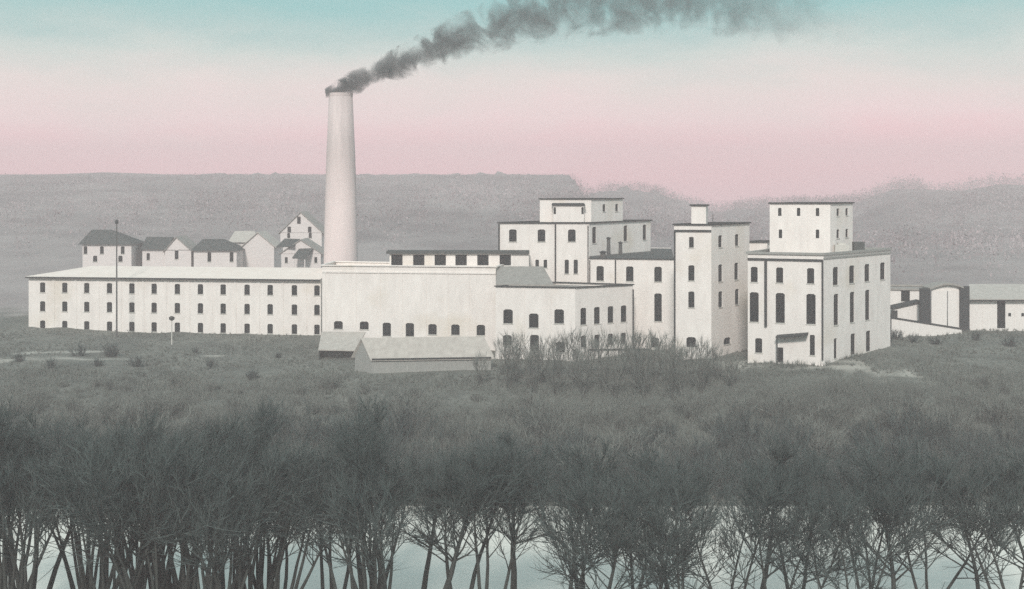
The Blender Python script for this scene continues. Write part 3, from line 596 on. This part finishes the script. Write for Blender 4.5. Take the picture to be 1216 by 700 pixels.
q = [(*P2(328, d - .3), Z_(293, d)), (*P2(349, d - 1.2), Z_(292, d)), (*P2(356, d + 3), Z_(284, d + 3)), (*P2(338, d + 3), Z_(283.5, d + 3))]; slab(h.t, q, .2, 'roof', 'cross_roof')
q = [(*P2(347, d - 3), Z_(306, d - 3)), (*P2(363, d - 3), Z_(307, d - 3)), (*P2(372, d - .3), Z_(295, d - .3)), (*P2(355, d - .3), Z_(295.5, d - .3))]; slab(h.t, q, .2, 'roof', 'porch_roof')
for px in (349, 362): 
    x, y = P2(px, d - 2.8); m = MB(); m.box(x - .1, x + .1, y - .1, y + .1, Z_(322, d), Z_(306.3, d)); m.build('porch_post', M['house'], h.t)

# ------------------------------------------------------------------ trees: stems and limbs as tapered tubes, twigs as many thin blades
def rv(a): return Vector((random.uniform(-a, a), random.uniform(-a, a), random.uniform(-a, a)))
def perp(d):
    v = Vector((random.gauss(0, 1), random.gauss(0, 1), random.gauss(0, 1))); v -= d * v.dot(d); return v.normalized()
def blade(m, p, d, L, w):
    s = perp(d) * w; k = p + d * L * .55 + rv(.06 * L); e = p + d * L + rv(.12 * L) + Vector((0, 0, .06 * L))
    i = len(m.v); m.v += [tuple(p - s), tuple(p + s), tuple(k + s * .6), tuple(k - s * .6), tuple(e)]; m.f += [(i, i + 1, i + 2, i + 3), (i + 3, i + 2, i + 4)]
def make_tree(seed, Ht, stems, lean, thick, dens, crown_from=.46, spread=1.0):
    random.seed(seed); T, C = MB(), MB()
    for s in range(stems):
        az = 2 * math.pi * (s + random.random() * .6) / stems; ln = lean * random.uniform(.5, 1.2) if stems > 1 else lean * random.uniform(.3, .8)
        d = Vector((math.cos(az) * math.sin(ln), math.sin(az) * math.sin(ln) * .7, math.cos(ln))); h = Ht * random.uniform(.82, 1.0)
        p = Vector((math.cos(az), math.sin(az), 0)) * (.25 if stems > 1 else 0); p.z = -.6; n = 9; pts, rad = [p.copy()], [thick * 1.25]
        for k in range(1, n + 1):
            d = (d + rv(.10) + Vector((0, 0, .035))).normalized(); p = p + d * h / n; pts.append(p.copy()); rad.append(thick * (1 - .93 * k / n) ** .9)
        T.tube(pts, rad, 7)
        nb = int(15 * dens ** .5)
        for b in range(nb):
            f = random.uniform(crown_from - .06, .97); k = min(int(f * n), n - 1); q = pts[k].lerp(pts[k + 1], f * n - k)
            ax = (pts[k + 1] - pts[k]).normalized(); bd = (ax * random.uniform(.6, 1.2) + perp(ax) * random.uniform(.6, 1.3) * spread).normalized()
            L = h * (.50 * (1.15 - f)) * random.uniform(.7, 1.25) + .8; r = rad[k] * .42; bp, br = [q.copy()], [r]
            for j in range(1, 5):
                bd = (bd + rv(.20) + Vector((0, 0, .05))).normalized(); q = q + bd * L / 4; bp.append(q.copy()); br.append(r * (1 - .85 * j / 4))
            (T if f < crown_from else C).tube(bp, br, 5)
            for c in range(int(6 * dens ** .5) + 1):
                g = random.uniform(.15, 1); kk = min(int(g * 4), 3); q2 = bp[kk].lerp(bp[kk + 1], g * 4 - kk); a2 = (bp[kk + 1] - bp[kk]).normalized()
                d2 = (a2 + perp(a2) * random.uniform(.4, .9) * spread).normalized(); L2 = L * .42 * random.uniform(.6, 1.2) + .35; sp = [q2.copy()]
                for j in range(2): d2 = (d2 + rv(.18) + Vector((0, 0, .10))).normalized(); q2 = q2 + d2 * L2 / 2; sp.append(q2.copy())
                C.tube(sp, [.035, .026, .014], 3, False)
                if f < crown_from: tw = int(2 * dens ** .5)
                else: tw = int(11 * dens ** .5)
                for _ in range(tw):
                    w = random.uniform(.1, 1); b0 = sp[0].lerp(sp[1], w * 2) if w < .5 else sp[1].lerp(sp[2], w * 2 - 1)
                    td = (d2 * .9 + perp(d2) * random.uniform(.3, 1.0) * spread + Vector((0, 0, .25))).normalized(); blade(C, b0, td, random.uniform(.5, 1.5), random.uniform(.010, .022))
    return T, C
def spawn(variants, i, name, label, cat, loc, rz, sc, group):
    tm, cm = variants[i % len(variants)]
    o = thing(name, label, cat, loc, group); o.rotation_euler = (0, 0, rz); o.scale = (sc, sc, sc)
    for nm, me in (('trunk', tm), ('crown', cm)):
        c = bpy.data.objects.new(nm, me); COL.objects.link(c); c.parent = o
    return o
big = []
for k, (ht, st, ln, th, de) in enumerate([(16.5, 2, .30, .27, 1.5), (15, 3, .40, .22, 1.2), (16, 1, .2, .34, 2.4), (14.5, 2, .46, .22, 1.5), (16, 3, .32, .2, 1.2), (15, 1, .32, .3, 2.4), (14.5, 4, .42, .17, .9), (16.5, 2, .26, .3, 1.6), (16, 7, .24, .17, .55), (15, 5, .34, .24, .6)]):
    T, C = make_tree(100 + k, ht, st, ln, th, de, .64 if st > 4 else .54); big.append((T.mesh('trunk', M['bark'], True), C.mesh('crown', M['twig'])))
low = []
for k, (ht, st, ln, th, de) in enumerate([(14, 2, .3, .2, 1.4), (13.5, 3, .36, .16, 1.0), (14.5, 1, .22, .24, 2.2), (13, 2, .42, .17, 1.3), (14, 3, .3, .15, 1.0), (13.5, 1, .34, .22, 2.2)]):
    T, C = make_tree(150 + k, ht, st, ln, th, de, .36); low.append((T.mesh('trunk', M['bark'], True), C.mesh('crown', M['twig'])))
random.seed(11)
form = ['twin stemmed', 'three stemmed', 'thick single stemmed', 'wide forked', 'spreading three stemmed', 'leaning single stemmed', 'four stemmed', 'tall twin stemmed', 'seven stemmed', 'five stemmed']
MARK = [(0, 'the left picture edge'), (75, 'the pale gap of water at left'), (140, 'the tall thin pole'), (205, 'the pale lamp post'), (275, 'the middle of the long mill'), (345, 'the right mill end'), (404, 'the big chimney'),
        (470, 'the long grey shed'), (530, 'the six dark openings'), (590, 'the plain wall end'), (640, 'the low two storey block'), (705, 'the rail fence'), (765, 'the dark flat roof'), (822, 'the slim tower'), (885, 'the low link roof'),
        (945, 'the penthouse'), (1010, 'the corner of the end block'), (1075, 'the ramp'), (1125, 'the arched gate'), (1190, 'the freight shed doorway')]
near = [(-20, 94), (4, 92), (22, 88), (38, 97), (100, 99), (118, 93), (136, 88), (150, 98), (166, 91), (186, 86), (203, 96), (222, 90), (240, 98), (256, 87), (276, 94), (294, 91), (318, 99), (338, 95), (394, 97), (428, 90), (440, 96), (452, 86), (498, 98), (512, 90), (545, 95), (580, 92), (610, 98), (674, 91), (690, 99), (716, 88), (754, 98), (776, 90), (800, 96), (818, 88), (866, 92), (900, 96), (928, 90), (945, 99), (1004, 88), (1030, 98), (1062, 92), (1098, 99), (1165, 96), (1200, 92), (1232, 97), (110, 95), (128, 97), (160, 95), (178, 99), (195, 92), (214, 98), (232, 94), (248, 90), (268, 99), (284, 88), (306, 96), (328, 91), (10, 98), (30, 94), (436, 98), (460, 93)]
used = {}
def near_label(i, px, d, noun='tree'):
    mk = min(MARK, key=lambda q: abs(q[0] - px))[1]
    pos = 'at the waterside' if d > 93.5 else 'up the near bank'
    s = f'{form[i]} bare {noun} {pos}, below {mk}'
    used[s] = used.get(s, 0) + 1
    if used[s] > 1: s = ['', '', 'second ', 'third '][min(used[s], 3)] + s
    return s
for j, (px, d) in enumerate(near):
    i = random.randrange(8); x = X_(px, d); sc = random.uniform(.84, .99) if px < 640 else random.uniform(.86, 1.06)
    if 95 < px < 335 or 425 < px < 480 or -5 < px < 35: i = random.choice([8, 9, 8, 9, 1, 7])
    elif px > 640: i = random.randrange(6)
    o = spawn(low if px > 640 and i < 6 else big, i, 'bare_tree', near_label(i, px, d), 'tree', (x, d, gz(x, d) - .1), random.choice([0, math.pi]) + random.uniform(-.5, .5), sc, 'bare trees along the near river bank')
    o.rotation_euler.x = random.gauss(0, .05); o.rotation_euler.y = random.gauss(0, .11)
# far-bank saplings and shrubs
sap = []
for k, (ht, st, ln, de) in enumerate([(8.5, 7, .13, .26), (7.5, 8, .17, .24), (9.5, 7, .12, .26), (7, 8, .2, .24)]):
    T, C = make_tree(300 + k, ht, st, ln, .045, de, .2, .38); sap.append((T.mesh('trunk', M['bark'], True), C.mesh('crown', M['brush'])))
SM = [(560, 'the plain wall'), (603, 'the leftmost window pair of the front block'), (635, 'the tall ground window of the front block'), (665, 'the third ground window of the front block'), (700, 'the left end of the rail fence'), (735, 'mid rail fence'), (770, 'the right end of the rail fence'), (805, 'the foot of the slim tower'), (840, 'the shaded side of the slim tower'), (880, 'the big end block')]
used2 = {}
for j, (px, py, sc) in enumerate([(596, 446, .75), (612, 452, .95), (628, 447, .7), (644, 456, 1.0), (664, 450, .85), (684, 457, 1.05), (700, 449, .8), (716, 462, 1.1), (738, 452, .9), (758, 462, 1.1), (778, 454, .95), (798, 462, 1.05), (816, 455, .85), (836, 460, .9), (854, 452, .6), (570, 458, .7), (660, 470, 1.0), (730, 475, 1.0), (800, 476, 1.0), (604, 462, .9), (634, 466, 1.), (692, 472, 1.05), (766, 474, 1.), (832, 470, .9), (746, 449, .75), (868, 462, .7)]):
    x, d, g = hit(px, py); i = random.randrange(4); mk = min(SM, key=lambda q: abs(q[0] - px))[1]
    s = f"{['upright', 'bushy', 'tall slender', 'many stemmed'][i]} sapling before {mk}"
    used2[s] = used2.get(s, 0) + 1
    if used2[s] > 1: s = ['', '', 'lower ', 'lowest ', 'palest ', 'thinnest '][used2[s]] + s
    spawn(sap, i, 'sapling', s, 'sapling', (x, d, g - .1), random.uniform(0, 6), sc * .80, 'twiggy saplings on the far slope')
def make_shrub(seed, Ht, n):
    random.seed(seed); T, C = MB(), MB()
    for s in range(n):
        az = random.uniform(0, 6.3); ln = abs(random.gauss(.25, .3)); d = Vector((math.cos(az) * math.sin(ln), math.sin(az) * math.sin(ln), math.cos(ln))); p = Vector((math.cos(az), math.sin(az), 0)) * random.uniform(0, .8); p.z = -.3
        L = Ht * random.uniform(.6, 1.05); pts = [p.copy()]
        for k in range(3): d = (d + rv(.15)).normalized(); p = p + d * L / 3; pts.append(p.copy())
        (T if s < 5 else C).tube(pts, [.05, .04, .025, .012], 3, False)
        for _ in range(26):
            w = random.uniform(.15, 1) * 2.99; k = int(w); b0 = pts[k].lerp(pts[k + 1], w - k); ax = (pts[k + 1] - pts[k]).normalized()
            blade(C, b0, (ax + perp(ax) * random.uniform(.3, 1)).normalized(), random.uniform(.35, 1.0), random.uniform(.014, .034))
    return T, C
shr = []
for k, (ht, n) in enumerate([(3.6, 34), (3.0, 42), (4.4, 36), (2.4, 30)]):
    T, C = make_shrub(500 + k, ht, n); shr.append((T.mesh('trunk', M['bark']), C.mesh('crown', M['brush'])))
dark = []
for tm, cm in shr:
    c2 = cm.copy(); c2.materials[0] = M['twig']; dark.append((tm, c2))
random.seed(21)
def shrub_label(i, band, px):
    mk = min(MARK, key=lambda q: abs(q[0] - px))[1]
    return f"{['upright', 'dense', 'tall', 'low'][i]} twiggy shrub {['at the far waterline', 'low on the far slope', 'midway up the far slope', 'high on the far slope'][band]}, below {mk}" 
for px in range(-30, 1260, 18):
    for band in (0, 1, 2, 3):
        if band == 3 and (random.random() < .35 or 585 < px < 880): continue
        py = (585, 545, 505, 474)[band] + random.uniform(-16, 16); x = px + random.uniform(-7, 7) + band * 5
        X, d, g = hit(x, py); i = random.randrange(4)
        spawn(dark if band < 2 and random.random() < (.9, .6)[band] else shr, i, 'willow_shrub', shrub_label(i, band, x), 'shrub', (X, d, g - .1), random.uniform(0, 6), random.uniform(.8, 1.35) * (1.35, 1.2, .85, .55)[band], 'bare shrubs along the far bank')
for px, py, sc, lab in ((60, 438, .5, 'low dark clump of brush at the left end of the pale track'), (22, 431, .55, 'dark brush clump nearest the left picture edge on the pale track'), (250, 436, .45, 'dark scrub in the grass below the mill, right of the lamp post'), (330, 425, .4, 'small dark scrub left of the open fronted shed'), (300, 452, .6, 'lone dark scrub on the slope below the mill'), (116, 436, .5, 'dark brush just below the dark upright bush'), (132, 424, .8, 'dark upright bush on the pale track before the mill'), (163, 436, .78, 'dark spreading bush just right of the pale track'), (95, 424, .6, 'low dark brush clump on the pale track before the mill'), (1064, 404, .75, 'dark bush under the white sloping wall by the hut'), (1085, 408, .5, 'low bush below the left dark pier'), (1112, 410, .6, 'bush below the arched gate'), (1200, 412, .7, 'bush before the freight shed doorway'), (1160, 404, .5, 'small bush at the right dark pier foot'), (232, 420, .35, 'low bush in the grass right of the pale lamp post')):
    X, d, g = hit(px, py); spawn(dark, random.randrange(4), 'bush', lab, 'bush', (X, d, g - .1), random.uniform(0, 6), sc, 'bushes in the grass below the works')
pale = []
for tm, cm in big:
    t2, c2 = tm.copy(), cm.copy(); t2.materials[0] = M['brush']; c2.materials[0] = M['wood']; pale.append((t2, c2))  # paler copies of the big trees, haze put into trunk and crown colour
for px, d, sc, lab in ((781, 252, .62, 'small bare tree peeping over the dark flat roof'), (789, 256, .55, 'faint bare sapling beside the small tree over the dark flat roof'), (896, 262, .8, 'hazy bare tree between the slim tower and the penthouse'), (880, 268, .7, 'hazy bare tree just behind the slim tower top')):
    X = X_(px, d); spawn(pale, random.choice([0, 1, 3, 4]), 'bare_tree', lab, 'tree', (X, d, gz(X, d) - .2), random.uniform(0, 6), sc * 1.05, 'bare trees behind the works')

# ------------------------------------------------------------------ ground cover and far woods (uncountable)
def mass(name, pts, zs, hs, ws, blades, spread, mat, kind='stuff'):
    n = len(pts); N = n * blades; b = np.repeat(np.arange(n), blades)
    base_ = np.stack([pts[b, 0], pts[b, 1], zs[b]], 1); base_[:, :2] += rng.normal(0, 1, (N, 2)) * spread * hs[b][:, None] * .5; base_[:, 2] -= .05 * hs[b]
    az = rng.uniform(0, 2 * np.pi, N); sd = np.stack([np.cos(az), np.sin(az), np.zeros(N)], 1) * (ws[b] * rng.uniform(.6, 1.3, N))[:, None]
    tip = base_.copy(); tip[:, 2] += hs[b] * rng.uniform(.55, 1.1, N); tip[:, :2] += rng.normal(0, 1, (N, 2)) * spread * hs[b][:, None]
    v = np.empty((N * 3, 3)); v[0::3] = base_ - sd; v[1::3] = base_ + sd; v[2::3] = tip
    me = bpy.data.meshes.new(name); me.vertices.add(N * 3); me.vertices.foreach_set('co', v.ravel().astype(np.float32))
    me.loops.add(N * 3); me.loops.foreach_set('vertex_index', np.arange(N * 3, dtype=np.int32))
    me.polygons.add(N); me.polygons.foreach_set('loop_start', np.arange(0, N * 3, 3, dtype=np.int32)); me.materials.append(mat); me.update(calc_edges=True)
    return tag(link(name, me), kind=kind)
n = 26000
yy = 137 + rng.beta(1.1, 1.2, n) * 90; xx = rng.uniform(-.47, .47, n) * yy * 1.0
dd_ = np.array([0.] * n)
ix = np.clip(np.searchsorted(xs, xx), 0, len(xs) - 1); iy = np.clip(np.searchsorted(ys, yy), 0, len(ys) - 1)
keep = rng.uniform(0, 1, n) > dirt[iy, ix] * .93
def inside(poly, x, y):
    r = np.zeros(len(x), bool)
    for (x0, y0), (x1, y1) in zip(poly, poly[1:] + poly[:1]):
        c = ((y0 > y) != (y1 > y)) & (x < (x1 - x0) * (y - y0) / (y1 - y0 + 1e-9) + x0); r ^= c
    return r
for bl in (mill, bh, el_, fb, mb, tw, mn, rs, s1): keep &= ~inside([tuple(p) for p in bl.plan], xx, yy)
keep &= ~inside([P2(378, 199.5), P2(422, 198.5), P2(440, 186.5), P2(586, 188.5), P2(586, 206), P2(378, 209)], xx, yy)
xx, yy = xx[keep], yy[keep]; zz = GZ[np.clip(np.searchsorted(ys, yy), 1, len(ys) - 1), np.clip(np.searchsorted(xs, xx), 1, len(xs) - 1)]
clump = fbm(xx, yy, .12, 2); hs = np.clip(.55 + clump * .6 + rng.normal(0, .15, len(xx)), .2, 1.6) * np.where(yy < 160, 1.4, 1) * np.where(yy > 186, .6, 1)
tag(mass('dry_grass', np.stack([xx, yy], 1), ground(xx, yy), hs, hs * 0 + .05, 8, .35, M['grass']), 'rough dry grass covering the river slope', 'grass')
nb_ = 17000; by_ = 138 + rng.beta(1.0, 1.25, nb_) * 50; bx_ = rng.uniform(-.47, .47, nb_) * by_
cb = fbm(bx_, by_, .07, 6); kb = (rng.uniform(-.9, .5, nb_) < cb) & (dirt[np.clip(np.searchsorted(ys, by_), 0, len(ys) - 1), np.clip(np.searchsorted(xs, bx_), 0, len(xs) - 1)] < .2)
kb &= ~inside([P2(370, 196), P2(440, 183), P2(590, 184), P2(590, 206), P2(370, 209)], bx_, by_)
bx_, by_, cb = bx_[kb], by_[kb], cb[kb]; hb = np.clip((2.6 + cb * 1.6) * (1 - (by_ - 138) / 66) * rng.uniform(.7, 1.4, len(bx_)) * np.where(by_ < 165, 1.3, 1), .5, 5)
tag(mass('brush', np.stack([bx_, by_], 1), ground(bx_, by_), hb, hb * 0 + .018, 14, .26, M['brush']), 'grey leafless brush covering the far bank', 'brush')
def flecks(name, x, y, z, h, per, size, mat):
    n = len(x); N = n * per; b = np.repeat(np.arange(n), per); d = rng.normal(0, 1, (N, 3)); d /= np.linalg.norm(d, axis=1)[:, None]; d *= rng.uniform(.3, 1, N)[:, None] ** .6
    c = np.stack([x[b] + d[:, 0] * h[b] * .42, y[b] + d[:, 1] * h[b] * .42, z[b] + h[b] * (.52 + .48 * d[:, 2])], 1)
    v = np.empty((N * 3, 3))
    for k in range(3): v[k::3] = c + rng.normal(0, 1, (N, 3)) * size * (h[b] / 5)[:, None] * np.array([.8, .8, 1.25])
    me = bpy.data.meshes.new(name); me.vertices.add(N * 3); me.vertices.foreach_set('co', v.ravel().astype(np.float32))
    me.loops.add(N * 3); me.loops.foreach_set('vertex_index', np.arange(N * 3, dtype=np.int32))
    me.polygons.add(N); me.polygons.foreach_set('loop_start', np.arange(0, N * 3, 3, dtype=np.int32)); me.materials.append(mat); me.update(calc_edges=True)
    return tag(link(name, me), kind='stuff')
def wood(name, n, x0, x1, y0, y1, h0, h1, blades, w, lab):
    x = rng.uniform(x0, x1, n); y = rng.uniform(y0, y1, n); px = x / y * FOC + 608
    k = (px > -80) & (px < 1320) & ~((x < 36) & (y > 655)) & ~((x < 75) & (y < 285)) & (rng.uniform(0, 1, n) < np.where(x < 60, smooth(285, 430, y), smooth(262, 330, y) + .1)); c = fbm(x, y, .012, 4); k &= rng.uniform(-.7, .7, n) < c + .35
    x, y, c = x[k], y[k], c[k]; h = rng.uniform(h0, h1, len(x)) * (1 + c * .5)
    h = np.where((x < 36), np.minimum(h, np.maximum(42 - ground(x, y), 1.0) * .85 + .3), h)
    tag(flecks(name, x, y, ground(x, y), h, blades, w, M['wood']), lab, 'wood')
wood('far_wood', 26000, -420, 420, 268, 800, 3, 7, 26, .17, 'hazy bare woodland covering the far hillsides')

# ------------------------------------------------------------------ smoke plume
DS = 229.; path = [(401, 109, 10), (415, 101, 13), (440, 90, 13), (470, 78, 16), (500, 65, 19), (535, 49, 23), (580, 34, 26), (640, 18, 30), (700, 9, 31), (760, 4, 31), (840, 3, 33), (900, 7, 36), (950, 16, 36), (1000, 27, 30), (1040, 36, 18)]
SX0, SX1 = X_(388, DS), X_(1050, DS); k_ = DS / FOC
pp = [(X_(a, DS), Z_(b, DS), c * k_) for a, b, c in path]
mb_ = MB(); N = 14; fine = []
for k in range(len(pp) - 1):
    for s in range(3): f = s / 3; fine.append(tuple(pp[k][q] * (1 - f) + pp[k + 1][q] * f for q in range(3)))
fine.append(pp[-1]); fine.insert(0, (pp[0][0] - 2.2, pp[0][1] - .3, .7))
mb_.tube([(x, DS, z) for x, z, r in fine], [r * 1.22 for x, z, r in fine], N)
sm = bpy.data.materials.new('coal_smoke'); sm.use_nodes = True; t = sm.node_tree; t.nodes.clear()
out = nn(t, 'ShaderNodeOutputMaterial'); pv = nn(t, 'ShaderNodeVolumePrincipled'); pv.inputs['Color'].default_value = (.20, .235, .235, 1)
t.links.new(pv.outputs[0], out.inputs['Volume'])
tc = nn(t, 'ShaderNodeTexCoord'); dn = nn(t, 'ShaderNodeTexNoise'); dn.inputs['Scale'].default_value = .21; dn.inputs['Detail'].default_value = 7; dn.inputs['Roughness'].default_value = .68; dn.inputs['Distortion'].default_value = 1.1
t.links.new(tc.outputs['Object'], dn.inputs['Vector'])
def math_(op, a, b=None, c=None, clamp=False):
    n = nn(t, 'ShaderNodeMath', operation=op, use_clamp=clamp)
    for i, v in enumerate((a, b, c)):
        if v is None: continue
        if isinstance(v, (int, float)): n.inputs[i].default_value = v
        else: t.links.new(v, n.inputs[i])
    return n.outputs[0]
sp_ = nn(t, 'ShaderNodeSeparateXYZ'); t.links.new(tc.outputs['Object'], sp_.inputs[0])
fx = nn(t, 'ShaderNodeMapRange'); fx.inputs['From Min'].default_value = SX0; fx.inputs['From Max'].default_value = SX1; t.links.new(sp_.outputs['X'], fx.inputs[0])
def curve(vals):
    r = nn(t, 'ShaderNodeValToRGB'); e = r.color_ramp.elements
    for i, (p, v) in enumerate(vals):
        q = e[i] if i < 2 else e.new(p)
        q.position = p; q.color = (v, v, v, 1)
    t.links.new(fx.outputs[0], r.inputs[0]); return r.outputs[0]
nx = lambda x: (x - SX0) / (SX1 - SX0)
zc = math_('MULTIPLY_ADD', curve([(nx(x), (z - 40) / 40) for x, z, r in pp]), 40, 40)
rc = math_('MULTIPLY', curve([(nx(x), r / 10) for x, z, r in pp]), 10)
dz = math_('SUBTRACT', sp_.outputs['Z'], zc); dy = math_('SUBTRACT', sp_.outputs['Y'], DS)
dist = math_('DIVIDE', math_('SQRT', math_('ADD', math_('MULTIPLY', dz, dz), math_('MULTIPLY', dy, dy))), rc)
shape = math_('ADD', math_('SUBTRACT', 1.0, dist), math_('MULTIPLY_ADD', dn.outputs[0], 5.4, -2.75))
den = math_('MULTIPLY', math_('MULTIPLY', shape, 1.9, clamp=True), curve([(0, 1.6), (nx(X_(430, DS)), .8), (nx(X_(560, DS)), .36), (nx(X_(640, DS)), .24), (nx(X_(840, DS)), .16), (nx(X_(930, DS)), .07), (nx(X_(985, DS)), .015), (1, 0)]))
t.links.new(den, pv.inputs['Density'])
try: sm.cycles.volume_step_rate = .08
except Exception: pass
so = mb_.build('smoke_plume', sm); tag(so, 'dark coal smoke drifting up and away from the chimney top', 'smoke', kind='stuff')

# ------------------------------------------------------------------ haze
hm = bpy.data.materials.new('haze'); hm.use_nodes = True; t = hm.node_tree; t.nodes.clear()
out = nn(t, 'ShaderNodeOutputMaterial'); pv = nn(t, 'ShaderNodeVolumePrincipled'); pv.inputs['Color'].default_value = (1, .86, .86, 1); pv.inputs['Density'].default_value = .0011; pv.inputs['Anisotropy'].default_value = .0
t.links.new(pv.outputs[0], out.inputs['Volume'])
m = MB(); m.box(-1260, 1260, -200, 1460, -3, 82); tag(m.build('haze', hm), kind='stuff')
